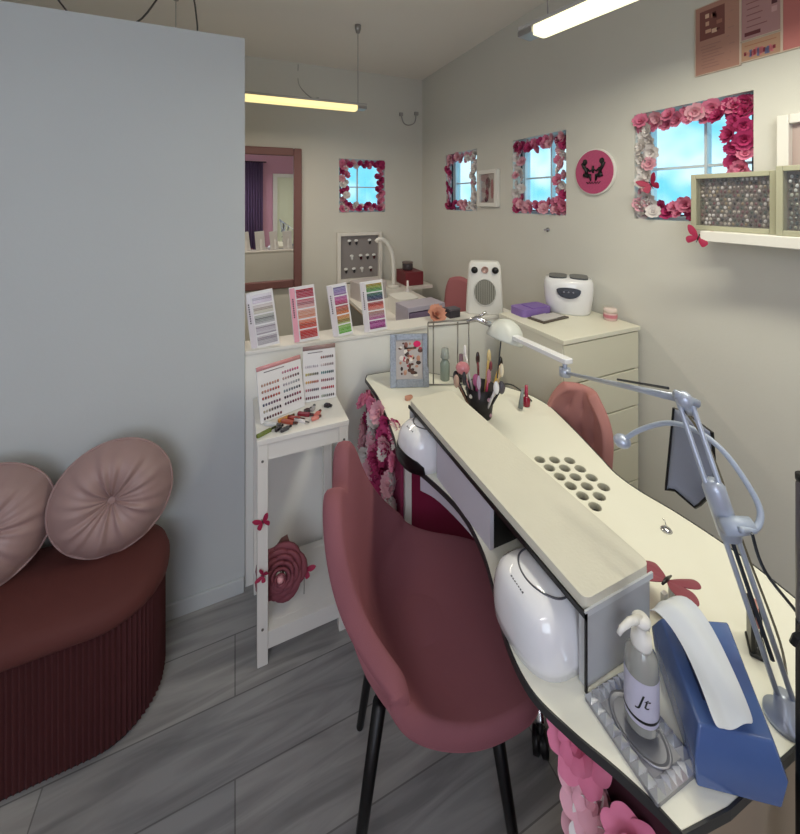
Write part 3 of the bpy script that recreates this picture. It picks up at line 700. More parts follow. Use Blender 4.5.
# ------------------------------------------------------------------ pink shell chair
def shell_chair(label, loc, rz, name='dining_chair', cat='chair'):
    o = thing(name, label, cat, loc, rz)
    prof = catmull([(.235, .415), (.225, .452), (.15, .462), (.02, .452), (-.08, .450), (-.150, .478), (-.185, .56), (-.203, .66), (-.217, .76), (-.230, .855)], 12, False)
    cum = [0]
    for i in range(1, len(prof)): cum.append(cum[-1] + math.dist(prof[i], prof[i - 1]))
    rs2 = []; NS = 46
    for q in range(NS + 1):
        t_ = cum[-1] * q / NS; k = max(i for i in range(len(cum)) if cum[i] <= t_ + 1e-9); k = min(k, len(cum) - 2); f_ = (t_ - cum[k]) / max(1e-9, cum[k + 1] - cum[k])
        rs2.append((prof[k][0] + (prof[k + 1][0] - prof[k][0]) * f_, prof[k][1] + (prof[k + 1][1] - prof[k][1]) * f_))
    prof = rs2
    LT = cum[-1]
    def at(lat, sv):        # point of the shell at sideways distance lat and distance sv along the profile
        f_ = max(0, min(NS - 1e-6, sv / LT * NS)); k = int(f_); f_ -= k
        px = prof[k][0] + (prof[k + 1][0] - prof[k][0]) * f_; pz = prof[k][1] + (prof[k + 1][1] - prof[k][1]) * f_
        a = prof[max(k - 4, 0)]; b = prof[min(k + 5, NS)]; tx, tz = b[0] - a[0], b[1] - a[1]; l = math.hypot(tx, tz)
        v = sv / LT; q = (abs(lat) / .2) ** 2.2 * (.012 + .085 * math.exp(-((v - .57) / .2) ** 2))
        return (px + tz / l * q, lat, pz - tx / l * q)
    half = [(0, .012), (.06, .014), (.125, .035), (.178, .09), (.208, .18), (.216, .29), (.212, .40), (.200, .50), (.184, .60), (.168, .69), (.148, .77), (.112, .825), (.07, .835), (.03, .805), (0, .782)]
    half = [(a * 1.04, b * LT / .84) for a, b in half]
    full = half + [(-a, b) for a, b in half[-2:0:-1]]
    ring = catmull(full, 4); nr_ = len(ring); cxs = .42 * LT / .84; nring = 18; vs = [at(0, cxs)]; fs = []
    for i in range(1, nring + 1):
        t_ = (i / nring) ** .9
        for a, b in ring: vs.append(at(a * t_, cxs + (b - cxs) * t_))
    for k in range(nr_): fs.append((0, 1 + k, 1 + (k + 1) % nr_))
    for i in range(nring - 1):
        for k in range(nr_): fs.append((1 + i * nr_ + k, 1 + i * nr_ + (k + 1) % nr_, 1 + (i + 1) * nr_ + (k + 1) % nr_, 1 + (i + 1) * nr_ + k))
    shell = MB().add(vs, fs).build('shell', VELV, o, smooth=True)
    q = shell.modifiers.new('solid', 'SOLIDIFY'); q.thickness = .042; q.offset = 0
    q = shell.modifiers.new('sub', 'SUBSURF'); q.levels = 1; q.render_levels = 1
    # seat pad
    pl = [(.20 * math.cos(a) * (1 if math.cos(a) > 0 else .85), .18 * math.sin(a)) for a in [2 * PI * k / 40 for k in range(40)]]
    sp = MB(); v2 = []; f2 = []
    rg = [(1.06, .448), (1.0, .458), (.9, .465), (.75, .470), (.5, .473), (.2, .474)]
    for s_, z in rg: v2 += [(.025 + x * s_, y * s_, z) for x, y in pl]
    for i in range(len(rg) - 1):
        for k in range(40): f2.append((i * 40 + k, i * 40 + (k + 1) % 40, (i + 1) * 40 + (k + 1) % 40, (i + 1) * 40 + k))
    f2.append(tuple(range(40))[::-1]); f2.append(tuple(range(200, 240)))
    sp.add(v2, f2).build('seat_pad', VELV, o, smooth=True)
    for sx, sy in ((1, 1), (1, -1), (-1, 1), (-1, -1)):
        MB().tube([(sx * .12 - .0, sy * .12, .43), (sx * .185, sy * .155, .0)], [.015, .010], 12).build('leg', BLACKM, o, smooth=True)
    MB().box(-.13, -.12, .415, .13, .12, .428).build('under_frame', BLACKM, o)
    return o
shell_chair('dusty pink velvet shell chair with notched back and black legs', (.440, .834, 0), math.radians(-22))

# pink tufted office chair on castors, beyond the desk
oc = thing('office_chair', 'pink tufted chair on castors behind the wavy desk edge', 'chair', (.874, .933, 0), math.radians(190))
pts = []; vs = []; fs = []; nu, nv = 26, 22
for i in range(nv + 1):
    v = i / nv; z = .50 + .345 * v
    for j in range(nu + 1):
        u = -1 + 2 * j / nu; wd = .118 * (1 - max(0, (v - .55) / .45) ** 2.6 * .62) * (.85 + .15 * min(1, v * 3))
        y = u * wd; x = -.215 - .05 * v + .05 * u * u
        tuft = 0
        for bu in (-.5, 0, .5):
            for bv in (.3, .55, .8):
                tuft += math.exp(-(((u - bu) / .12) ** 2 + ((v - bv) / .06) ** 2))
        vs.append((x - .012 * tuft, y, z))
for i in range(nv):
    for j in range(nu): fs.append((i * (nu + 1) + j, i * (nu + 1) + j + 1, (i + 1) * (nu + 1) + j + 1, (i + 1) * (nu + 1) + j))
PK2 = mat('rose_velvet', 'b07a76', .75, sheen=.5, bump=.15, bscale=400)
bk = MB().add(vs, fs).build('backrest', PK2, oc, smooth=True)
q = bk.modifiers.new('solid', 'SOLIDIFY'); q.thickness = .035; q.offset = 0
q = bk.modifiers.new('sub', 'SUBSURF'); q.levels = 1; q.render_levels = 1
for bu in (-.5, 0, .5):
    for bv in (.3, .55, .8):
        wd = .118 * (1 - max(0, (bv - .55) / .45) ** 2.6 * .62)
        MB().ball((-.213 - .05 * bv + .05 * bu * bu - .003, bu * wd, .50 + .345 * bv), .006, .008, .008).build('button', PK2, bk, smooth=True)
MB().prism(rrect(-.19, -.15, .17, .15, .08), .44, .51).build('seat', PK2, oc, bevel=.025, seg=4)
MB().lathe([(.03, .09), (.03, .26), (.018, .27), (.018, .44)]).build('gas_column', CHROME, oc, smooth=True)
for k in range(5):
    a_ = 2 * PI * k / 5 + .68; c_, s_ = math.cos(a_), math.sin(a_)
    leg = MB().tube([(0, 0, .10), (.17 * c_, .17 * s_, .075)], [.02, .013], 8).build('base_arm', CHROME, oc, smooth=True)
    wh = MB(); wh.M = Matrix.Translation((.17 * c_, .17 * s_, .028)) @ Matrix.Rotation(a_, 4, 'Z') @ Matrix.Rotation(PI / 2, 4, 'X')
    wh.lathe([(.012, -.022), (.027, -.02), (.027, -.005), (.02, 0), (.027, .005), (.027, .02), (.012, .022)], n=20); wh.M = Matrix(); wh.tube([(.17 * c_, .17 * s_, .03), (.17 * c_, .17 * s_, .075)], .008, 8)
    wh.build('castor', BLACK, leg, smooth=True)

# ------------------------------------------------------------------ manicure desk
dk = thing('manicure_desk', 'long wavy white manicure desk with black edge and round holes', 'desk', (0, 0, 0))
left = [(.503, 1.53), (.50, 1.35), (.466, 1.13), (.444, 1.03), (.478, .935), (.503, .80), (.490, .69), (.458, .60), (.428, .53), (.418, .462), (.438, .403), (.464, .352), (.482, .31)]
right = [(.95, .285), (.966, .36), (.978, .46), (.972, .574), (.957, .66), (.957, .73), (.978, .80), (1.008, .90), (1.035, 1.0), (1.05, 1.08), (1.035, 1.17), (.985, 1.26), (.91, 1.34), (.83, 1.42), (.74, 1.50), (.64, 1.55), (.52, 1.56)]
outl = catmull(left, 6, False) + [(.488, .286), (.56, .275), (.75, .268)] + catmull(right, 6, False)
outl = outl[::-1]
holes = []
cols = [(.809, [.857 - .037 * k for k in range(6)]), (.847, [.839 - .037 * k for k in range(5)]), (.885, [.820 - .037 * k for k in range(4)])]
for hx, ys in cols:
    for hy in ys: holes.append((hx, hy))
HR = .0155
hl = [[(hx + HR * math.cos(-2 * PI * k / 20), hy + HR * math.sin(-2 * PI * k / 20)) for k in range(20)] for hx, hy in holes]
MB().prism(outl, .737, .75, holes=hl).build('desktop', DESKW, dk)
# dark edge band, a ribbon round the slab
vs = []; fs = []; m_ = len(outl); ctr = Vector((.73, .9))
for i, (x, y) in enumerate(outl):
    a = Vector(outl[i - 1]); b = Vector(outl[(i + 1) % m_]); t_ = (b - a).normalized(); nr = -Vector((t_.y, -t_.x))
    vs += [(x + nr.x * .0005, y + nr.y * .0005, .7365), (x + nr.x * .0035, y + nr.y * .0035, .7365), (x + nr.x * .0035, y + nr.y * .0035, .7505), (x + nr.x * .0005, y + nr.y * .0005, .7505)]
for i in range(m_):
    j = (i + 1) % m_
    for k in range(4): fs.append((i * 4 + k, j * 4 + k, j * 4 + (k + 1) % 4, i * 4 + (k + 1) % 4))
MB().add(vs, fs).build('edge_band', mat('dark_edge_band', '2a2a2c', .4), dk)
for hx, hy in holes:
    r_ = MB(); r_.lathe([(HR, .748), (HR - .0015, .7495), (HR - .003, .748), (HR - .004, .735)], (hx, hy, 0), n=20, caps=False).build('hole_rim', mat('hole_rim_grey', 'a6a494', .4), dk, smooth=True)
MB().box(.77, .64, .62, .92, .89, .734).build('dust_collector', mat('dark_collector', '4c4a44', .6), dk)
# pedestals
MB().box(.53, 1.14, .0, .92, 1.165, .737).build('pedestal_panel', MAG, dk)
MB().box(.508, 1.135, 0, .53, 1.5, .737).build('pedestal_side', LACQ, dk)
MB().box(.92, 1.135, 0, .94, 1.33, .737).build('pedestal_side', LACQ, dk)
MB().box(.53, .46, .0, .9, .485, .737).build('pedestal_panel', MAG, dk)
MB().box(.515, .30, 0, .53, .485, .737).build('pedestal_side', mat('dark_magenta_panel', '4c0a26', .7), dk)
MB().box(.90, .30, 0, .92, .485, .737).build('pedestal_side', LACQ, dk)
MB().box(.53, .295, 0, .90, .31, .737).build('pedestal_panel', mat('beige_panel', '9a8a78', .6), dk)
# apron drawer along the knee side
ap = MB(); pa = [(.475, 1.00), (.505, .94), (.528, .80), (.518, .69), (.49, .60), (.47, .53)]
pa = catmull(pa, 5, False); vs = []; fs = []
for x, y in pa: vs += [(x + .02, y, .655), (x + .02, y, .7365), (x + .032, y, .7365), (x + .032, y, .655)]
for i in range(len(pa) - 1):
    for k in range(4): fs.append((i * 4 + k, i * 4 + 4 + k, i * 4 + 4 + (k + 1) % 4, i * 4 + (k + 1) % 4))
ap.add(vs, fs).build('apron', LAVP, dk)

# flower curtain on the far pedestal and the near one
rg = random.Random(9)
g1 = thing('flower_garland', 'dense pink and white flower curtain hanging on the far end of desk', 'flower garland', (.49, 1.3, .1))
for k in range(96):
    v = rg.random(); y = rg.uniform(1.15, 1.50); z = .16 + .585 * v
    zone = math.sin(y * 22 + z * 9)
    ci = 3 if zone > .45 else 2 if zone > -.1 else 1 if zone > -.6 else 0
    if rg.random() < .25: ci = rg.randrange(4)
    put_blossom(g1, (rg.uniform(-.012, .008), y - 1.3, z - .1), (-1, rg.uniform(-.6, .3), rg.uniform(-.2, .7)), rg.uniform(.032, .046), ci, rg)
MB().box(.004, -.16, .0, .014, .2, .62).build('backing_net', mat('deep_pink_net', '8a2c50', .9), g1)
g2 = thing('flower_garland', 'large pink and white blossoms below the near end of desk', 'flower garland', (.50, .38, .30))
spots = [(-.035, .085, .36, 2, .05), (-.03, .06, .31, 1, .055), (-.03, .03, .27, 0, .06), (-.035, -.01, .33, 2, .05), (-.035, -.035, .27, 0, .06), (-.03, .0, .20, 0, .055), (-.02, .07, .21, 1, .05), (-.03, -.05, .19, 2, .055), (-.03, .06, .12, 2, .05), (-.03, -.02, .1, 1, .055)]
for x, y, z, ci, r_ in spots:
    b_ = put_blossom(g2, (x + .028, y - .03, z), (-1, -.4, .5), r_, ci, rg); q = b_.modifiers.new('sub', 'SUBSURF'); q.levels = 1; q.render_levels = 2
MB().box(.004, -.07, 0, .013, .1, .40).build('backing_net', mat('dark_net', '3c1020', .9), g2)

# ------------------------------------------------------------------ arm-rest bridge
bg_ = thing('armrest_bridge', 'long box-shaped hand rest with cream padded top across the desk', 'hand rest', (.4925, .426, .75))
BX, BY, BH = .15, .645, .138
MB().prism(rrect(0, 0, BX, BY, .012, 4), BH - .022, BH).build('padded_top', LEATH, bg_, bevel=.006, seg=3)
e = MB(); e.box(-.003, -.003, BH - .024, BX + .003, 0, BH - .014).build('front_trim', mat('pale_trim', 'c8cacc', .3), bg_)
MB().box(-.0035, -.004, BH - .027, -.0, BY, BH - .018).box(-.0035, -.004, .001, 0, -.001, BH - .018).build('dark_trim', BLACK, bg_)
MB().box(.0, 0, .001, BX, .014, BH - .022).build('end_panel', GREYP, bg_, bevel=.002)
MB().box(.0, BY - .012, .001, BX, BY, BH - .022).build('end_panel', GREYP, bg_, bevel=.002)
MB().box(BX - .014, .014, .001, BX - .002, BY - .012, BH - .022).build('back_panel', GREYP, bg_)
MB().box(.008, .25, .001, .018, .485, BH - .022).build('side_panel', LAVP, bg_)
MB().box(.018, .25, .001, BX - .014, .26, BH - .022).build('divider', BLACK, bg_)
MB().box(.018, .475, .001, BX - .014, .485, BH - .022).build('divider', BLACK, bg_)

# UV lamps
def uvlamp(label, loc, rz, L, Wd, Hh, opening):
    o = thing('uv_lamp', label, 'nail lamp', loc, rz)
    prof = [(.93, .0), (.985, .02), (1.0, .20), (.995, .42), (.95, .62), (.86, .78), (.70, .90), (.5, .965), (.28, .995), (.06, 1.0)]
    n = 48; vs = []; fs = []
    for s_, z in prof:
        for k in range(n):
            a = 2 * PI * k / n; ca, sa = math.cos(a), math.sin(a); ex = 2 / 2.7
            vs.append((s_ * L / 2 * math.copysign(abs(ca) ** ex, ca) - (1 - s_) * .01, s_ * Wd / 2 * math.copysign(abs(sa) ** ex, sa), z * Hh))
    for i in range(len(prof) - 1):
        for k in range(n): fs.append((i * n + k, i * n + (k + 1) % n, (i + 1) * n + (k + 1) % n, (i + 1) * n + k))
    fs.append(tuple(range(n))[::-1]); fs.append(tuple(range((len(prof) - 1) * n, len(prof) * n)))
    MB().add(vs, fs).build('body', GLOSSW, o, smooth=True)
    # oval line on the lid, following the dome
    def top(x, y):
        ex = 2.7; s_ = (abs(2 * x / L) ** ex + abs(2 * y / Wd) ** ex) ** (1 / ex)
        for i in range(len(prof) - 1):
            if prof[i + 1][0] <= s_ <= prof[i][0] and i >= 2:
                t_ = (s_ - prof[i][0]) / (prof[i + 1][0] - prof[i][0]); return Hh * (prof[i][1] + t_ * (prof[i + 1][1] - prof[i][1]))
        return Hh
    MB().tube([(.01 + .30 * L * math.cos(q), .30 * Wd * math.sin(q), top(.01 + .30 * L * math.cos(q), .30 * Wd * math.sin(q)) + .001) for q in [2 * PI * k / 48 for k in range(48)]], .0016, 6, closed=True).build('lid_ring', mat('dark_lid_line', '55555c', .4), o, smooth=True)
    t_ = MB()
    for k in range(7): t_.box(-.34 * L - .002, -.016 + k * .005, top(-.34 * L, 0) - .001, -.34 * L + .003, -.013 + k * .005, top(-.34 * L, 0) + .0015)
    t_.build('lettering', mat('dark_lid_line', '55555c', .4), o)
    if opening:
        v = []; f = []; n2 = 24
        for zz, sc in ((.004, 1.0), (.22 * Hh, .95), (.36 * Hh, .70), (.42 * Hh, .30)):
            for k in range(n2 + 1):
                a = math.radians(180 - 62 * sc + 124 * sc * k / n2); ca, sa = math.cos(a), math.sin(a); ex = 2 / 2.7; g = 1.012
                v.append((g * L / 2 * math.copysign(abs(ca) ** ex, ca), g * Wd / 2 * math.copysign(abs(sa) ** ex, sa), zz))
        for i in range(3):
            for k in range(n2): f.append((i * (n2 + 1) + k, i * (n2 + 1) + k + 1, (i + 1) * (n2 + 1) + k + 1, (i + 1) * (n2 + 1) + k))
        MB().add(v, f).build('hand_opening', BLACK, o, smooth=True, solid=.003)
    return o
uvlamp('glossy white dome nail lamp under the far end of hand rest', (.515, .998, .7505), .1, .165, .145, .105, True)
uvlamp('glossy white dome nail lamp with blank front under near end of hand rest', (.492, .522, .7505), -.05, .136, .16, .098, False)

# ------------------------------------------------------------------ tray, bottle
tr = thing('crystal_tray', 'silver mirrored tray with faceted crystal rim under the pump bottle', 'tray', (.522, .362, .7502), math.radians(-2))
TX, TY = .042, .056
MB().prism(rrect(-TX, -TY, TX, TY, .003, 2), 0, .006).build('base', mat('tray_silver', '9a9aa0', .35, metal=.6), tr)
fc = MB()
for (x0, y0, x1, y1, nx_, ny_) in ((-TX, -TY, -TX + .016, TY, 1, 9), (TX - .016, -TY, TX, TY, 1, 9), (-TX + .016, -TY, TX - .016, -TY + .016, 5, 1), (-TX + .016, TY - .016, TX - .016, TY, 5, 1)):
    dx, dy = (x1 - x0) / nx_, (y1 - y0) / ny_
    for i in range(nx_):
        for j in range(ny_):
            a, b = x0 + i * dx, y0 + j * dy
            fc.add([(a, b, .006), (a + dx, b, .006), (a + dx, b + dy, .006), (a, b + dy, .006), (a + dx * .5, b + dy * .5, .014)], [(0, 1, 4), (1, 2, 4), (2, 3, 4), (3, 0, 4)])
fc.build('crystal_rim', mat('crystal_facets', 'dcdee4', .12, metal=.7), tr)
MB().lathe([(.036, .006), (.037, .009), (.034, .008), (.031, .0065)], n=40, sx=.75, sy=1.15, caps=False).build('oval_ridge', mat('tray_silver', '9a9aa0', .35, metal=.6), tr, smooth=True)
bt = thing('pump_bottle', 'clear pump bottle with lilac label standing on the crystal tray', 'bottle', (.527, .362, .764), .5)
MB().lathe([(.019, 0), (.021, .004), (.021, .085), (.019, .098), (.012, .108), (.010, .112)], n=32).build('bottle_body', mat('hazy_plastic', 'b9bab4', .12, trans=.35, coat=.5), bt, smooth=True)
MB().lathe([(.0213, .016), (.0216, .018), (.0216, .074), (.0213, .076)], n=40, caps=False).build('label_sleeve', mat('lilac_label', 'c3c1d4', .4), bt, smooth=True)
MB().lathe([(.0218, .022), (.0219, .026)], n=40, caps=False).build('label_band', BLACK, bt)
MB().lathe([(.0125, .108), (.0135, .112), (.0125, .124), (.006, .127), (.005, .138), (.011, .139), (.012, .144), (.008, .149)], n=20).tube([(0, 0, .144), (-.018, .012, .148), (-.032, .02, .145), (-.036, .023, .139)], [.006, .005, .004, .003], 8).build('pump', PLASTW, bt, smooth=True)
fcu = bpy.data.curves.new('txt', 'FONT'); fcu.body = 'Jt'; fcu.size = .024; fcu.shear = .3; fcu.extrude = 0; fcu.align_x = 'CENTER'
fo = bpy.data.objects.new('txt', fcu); COL.objects.link(fo); bpy.context.view_layer.update()
tm = bpy.data.meshes.new_from_object(fo); bpy.data.objects.remove(fo)
for v in tm.vertices:
    a = -2.95 + v.co.x / .0218; v.co = Vector((.0219 * math.cos(a), .0219 * math.sin(a), .044 + v.co.y))
tm.materials.clear(); tm.materials.append(BLACK)
to = bpy.data.objects.new('label_lettering', tm); COL.objects.link(to); to.parent = bt

# ------------------------------------------------------------------ blue tissue box
bb = thing('tissue_box', 'blue translucent tissue box at the near end of the desk', 'tissue box', (.634, .326, .7505), 0)
def rel(p, z): return (p[0] - .634, p[1] - .326, z)
TL, TR, BR, BLc = (.635, .416), (.742, .362), (.618, .243), (.538, .298)
mid = ((TL[0] + BLc[0]) / 2, (TL[1] + BLc[1]) / 2)
cx, cy = .631, .327
def sc(p, s_, dx=0, dy=0): return (cx + (p[0] - cx) * s_ + dx, cy + (p[1] - cy) * s_ + dy)
loop = [TL, TR, BR, BLc]
bot = [sc(p, .96) for p in loop]; mi = [sc(p, 1.04) for p in loop]; tp = [sc(p, .86) for p in loop]
vs = [rel(p, 0) for p in bot] + [rel(p, .042) for p in mi] + [rel(p, .072) for p in tp]
fs = [(3, 2, 1, 0), (8, 9, 10, 11)]
for a in (0, 4):
    for i in range(4): fs.append((a + i, a + (i + 1) % 4, a + 4 + (i + 1) % 4, a + 4 + i))
MB().add(vs, fs).build('box_body', BLUEP, bb, bevel=.003)
MB().tube([rel(sc(TL, .5, .0, .0), .0725), rel(sc(BLc, .5), .0725)], .003, 6).build('slot', mat('dark_blue_slot', '1c2a50', .4), bb)
ti = [((.592, .396), (.642, .398), .104), ((.594, .388), (.660, .380), .120), ((.600, .366), (.662, .350), .110), ((.590, .335), (.645, .315), .096), ((.568, .303), (.622, .283), .086), ((.553, .284), (.607, .268), .080)]
vs = []; rn = random.Random(2)
for a, b, z in ti:
    for k in range(7):
        t_ = k / 6; vs.append((a[0] + (b[0] - a[0]) * t_ - .634, a[1] + (b[1] - a[1]) * t_ - .326, z + .0035 * math.sin(t_ * 9 + z * 90) + .003))
MB().add(vs, [(i * 7 + k, i * 7 + k + 1, (i + 1) * 7 + k + 1, (i + 1) * 7 + k) for i in range(len(ti) - 1) for k in range(6)]).build('tissue', mat('tissue_white', 'd6dade', .8), bb, smooth=True, solid=.0015, sub=2)

# big dusty butterfly on a clip beyond the hand rest
bf = butterfly('big dusty red butterfly on a peg behind the near end of hand rest', (.728, .452, .80), .062, face((.15, .25, .9), -.75), m=BFLY2, fold=.12)
pg = thing('clothes_peg_stand', 'short white peg stand below the big dusty butterfly', 'peg stand', (.722, .446, .7502))
MB().box(-.02, -.012, 0, .02, .012, .006).box(-.016, -.004, .006, -.006, .004, .042).box(.006, -.004, .006, .016, .004, .042).build('pegs', PLASTW, pg, bevel=.001)

# ------------------------------------------------------------------ spring-arm lamp
la = thing('desk_lamp', 'silver spring-arm desk lamp with white bar and dome head', 'desk lamp', (.727, .287, .75))
def R3(p): return (p[0] - .727, p[1] - .287, p[2] - .75)
B0, E0, Q0, D0 = Vector((.727, .287, .785)), Vector((.62, .36, 1.2)), Vector((.79, .747, 1.05)), Vector((.815, 1.015, 1.063))
MB().lathe([(.024, 0), (.024, .008), (.013, .012), (.012, .036)], n=24).build('base', SILVER, la, smooth=True)
side = Vector((.67, -.74, 0)) * .0085
lo_ = MB()
for s_ in (-1, 1):
    lo_.tube([R3(B0 + side * s_), R3(E0 + side * s_)], .0036, 8)
lo_.build('lower_arm', SILVER, la, smooth=True)
MB().tube([R3(B0.lerp(E0, .52)), R3(B0.lerp(E0, .53)), R3(B0.lerp(E0, .70)), R3(B0.lerp(E0, .72))], [.008, .0145, .0145, .008], 10).build('sleeve', SILVER, la, smooth=True)
MB().tube([R3(B0.lerp(E0, .12)), R3(B0.lerp(E0, .5))], .003, 6).build('spring', mat('dark_spring', '3c4048', .4, metal=.6), la)
MB().ball(R3(E0), .012, .012, .012).tube([R3(E0 + Vector((-.01, .008, .008))), R3(E0 + Vector((.014, -.012, -.004)))], .006, 8).tube([R3(E0 + Vector((0, 0, .0))), R3(E0 + Vector((.016, .0, -.02)))], .009, 8).build('elbow_joint', SILVER, la, smooth=True)
MB().tube([R3(E0), R3(E0.lerp(Q0, .35)), R3(Q0)], [.006, .005, .004], 8).build('upper_arm', SILVER, la, smooth=True)
MB().tube([R3(E0 + Vector((-.005, .02, .009))), R3(E0.lerp(Q0, .42) + Vector((0, 0, .010)))], .0022, 6).build('tension_rod', mat('dark_spring', '3c4048', .4, metal=.6), la)
MB().tube([R3(Q0), R3(Q0 + Vector((0, .0, .03)))], .006, 8).lathe([(.014, -.008), (.014, .012)], R3(Q0), n=16).build('knuckle', SILVER, la, smooth=True)
dvec = (D0 - Q0 - Vector((0, 0, .03))).normalized(); sd = Vector((dvec.y, -dvec.x, 0)).normalized()
bar = MB(); A_ = Q0 + Vector((0, 0, .032)) - dvec * .015; Bb = D0 - dvec * .02
vs = []
for p in (A_, Bb):
    for a, b in ((-.013, -.006), (.013, -.006), (.013, .008), (-.013, .008)): vs.append(R3(p + sd * a + Vector((0, 0, b))))
bar.add(vs, [(0, 1, 2, 3), (7, 6, 5, 4), (0, 4, 5, 1), (1, 5, 6, 2), (2, 6, 7, 3), (3, 7, 4, 0)]).build('white_bar', GLOSSW, la, bevel=.003)
dm = MB(); dm.M = Matrix.Translation(R3(D0)) @ Matrix.Rotation(.35, 4, 'Y')
dm.lathe([(.060, -.022), (.060, -.016), (.057, .0), (.048, .020), (.033, .036), (.015, .044), (.002, .046)], n=32).build('dome_shade', mat('grey_white_enamel', 'c9cbc4', .35), la, smooth=True)
MB().tube([R3(D0 + Vector((-.03, .02, .02))), R3(D0 + Vector((-.07, .06, .04))), R3(D0 + Vector((-.10, .08, .03)))], [.008, .01, .006], 10).build('head_clamp', CHROME, la, smooth=True)
MB().tube([R3(D0 + Vector((-.02, -.0, -.02))), R3(D0 + Vector((-.035, -.0, -.14)))], .0022, 6).build('pull_wire', mat('dark_spring', '3c4048', .4, metal=.6), la)
cb = catmull([(.62, .365, 1.19), (.69, .36, 1.10), (.74, .34, .95), (.77, .31, .82), (.755, .295, .77)], 6, False)
MB().tube([R3(p) for p in cb], .0018, 6).build('cable', mat('brown_cable', '77705c', .6), la)
cb = catmull([(.648, .290, 1.045), (.668, .284, .99), (.74, .27, .9), (.765, .25, .83), (.765, .265, .77)], 6, False)
MB().tube([R3(p) for p in cb], .0022, 6).build('cable', mat('dark_spring', '3c4048', .4, metal=.6), la)

# gooseneck led clipped to the arm
gn = thing('gooseneck_light', 'small silver gooseneck light clipped on the spring-arm lamp', 'clip light', (.655, .335, 1.04))
def G3(x, y, d_):      # point seen at pixel x,y at depth d_ (metres in front of the camera)
    a = (x - 400) / 383; th = math.radians(23.3)
    return ((a * math.cos(th) + math.sin(th)) * d_ - .655, (-a * math.sin(th) + math.cos(th)) * d_ - .335, 1.5 - (y - 200) / 383 * d_ - 1.04)
gp = catmull([G3(622, 441, .72), G3(640, 430, .70), G3(668, 423, .66), G3(695, 430, .625), G3(722, 450, .59), G3(746, 482, .565), G3(760, 510, .55), G3(756, 528, .54), G3(740, 530, .535)], 7, False)
MB().tube(gp, .0042, 10).build('gooseneck', mat('blue_grey_sleeve', 'aab4c4', .4), gn, smooth=True)
p = Vector(gp[0]); MB().ball(p, .015, .015, .012).build('led_head', SILVER, gn, smooth=True)
c0 = Vector(G3(722, 527, .55)); c1 = Vector(G3(752, 525, .545))
MB().tube([c0, c0.lerp(c1, .5), c1], [.011, .012, .010], 12).build('clip_body', mat('blue_grey_sleeve', 'aab4c4', .4), gn, smooth=True)

# grey pouch with black binding hung on the arm
po = thing('fabric_pouch', 'grey cloth pouch with black binding hanging from the spring-arm lamp', 'pouch', (.70, .42, 1.0))
def pouch(u, v, s_):   # u 0..1 across, v 0..1 down
    tl, tr_, bl, br_ = Vector(G3(674, 408, .70)), Vector(G3(712, 432, .64)), Vector(G3(666, 490, .69)), Vector(G3(716, 485, .63))
    p = tl.lerp(tr_, u).lerp(bl.lerp(br_, u), v) + Vector((.655 - .70, .335 - .42, .04))
    bul = math.sin(PI * u) * math.sin(PI * min(1, .15 + v * .85)); sag = .036 * max(0, 1 - abs(u - .62) / .45) * v
    return p + Vector((-.5, -.8, 0)) * (.014 * bul * s_) + Vector((0, 0, -sag))
for s_, nm in ((1, 'front_panel'), (-1, 'back_panel')):
    vs = [tuple(pouch(j / 10, i / 12, s_)) for i in range(13) for j in range(11)]
    MB().add(vs, [(i * 11 + j, i * 11 + j + 1, (i + 1) * 11 + j + 1, (i + 1) * 11 + j) for i in range(12) for j in range(10)]).build(nm, mat('grey_cloth', '8e93a2', .8, bump=.3, bscale=80), po, smooth=True, solid=.002)
ed = [tuple(pouch(0, i / 12, 0)) for i in range(13)] + [tuple(pouch(j / 10, 1, 0)) for j in range(1, 11)] + [tuple(pouch(1, 1 - i / 12, 0)) for i in range(1, 13)]
MB().tube(ed, .0028, 6).build('binding', BLACK, po)
MB().tube([ed[0], tuple(Vector(E0) - Vector((.70, .42, 1.0)) + Vector((0, 0, -.018))), ed[-1]], .0015, 6).build('strap', BLACK, po)
# little clear suction hook on the desk under the pouch
so = thing('suction_hook', 'tiny clear suction hook on the desk below the grey pouch', 'hook', (.90, .56, .7502))
MB().lathe([(.012, 0), (.010, .003), (.004, .006)], n=20).tube([(0, 0, .004), (-.004, .0, .02), (-.012, 0, .03)], .001, 6).build('hook_body', CHROME, so, smooth=True)

# dark post at the right edge
dp = thing('floor_post', 'dark upright pole cut by the right edge of the picture', 'pole', (.680, .246, 0))
MB().lathe([(.05, 0), (.05, .012), (.014, .016)], n=28).build('foot', BLACK, dp, smooth=True)
MB().lathe([(.0115, .016), (.0115, .95)], n=20).build('black_tube', BLACK, dp, smooth=True)
MB().lathe([(.0095, .95), (.0115, .955), (.0115, 1.130), (.0095, 1.135)], n=20).build('grey_tube', mat('graphite', '6a6468', .35, metal=.4), dp, smooth=True)
MB().lathe([(.012, 1.135), (.012, 1.142)], n=20).build('cap', BLACK, dp, smooth=True)
MB().tube([(-.012, 0, .945), (-.02, .004, .94), (-.022, .006, .93)], .004, 8).build('clip', BLACK, dp)

# small things right of the lamp
th = thing('phone_stand', 'black holder with a pink card standing behind the spring arm', 'holder', (.80, .352, .7502), .6)
MB().box(-.02, -.012, 0, .02, .012, .006).box(-.018, .004, .006, .018, .010, .075).build('stand', BLACK, th, bevel=.002)
MB().box(-.012, -.002, .045, .016, .003, .07).build('pink_card', mat('salmon_card', 'c98880', .5), th)
MB().tube(catmull([(-.02, 0, .02), (-.03, .0, .06), (-.018, 0, .1), (-.012, 0, .09)], 5, False), .002, 6).build('clip', BLACK, th)

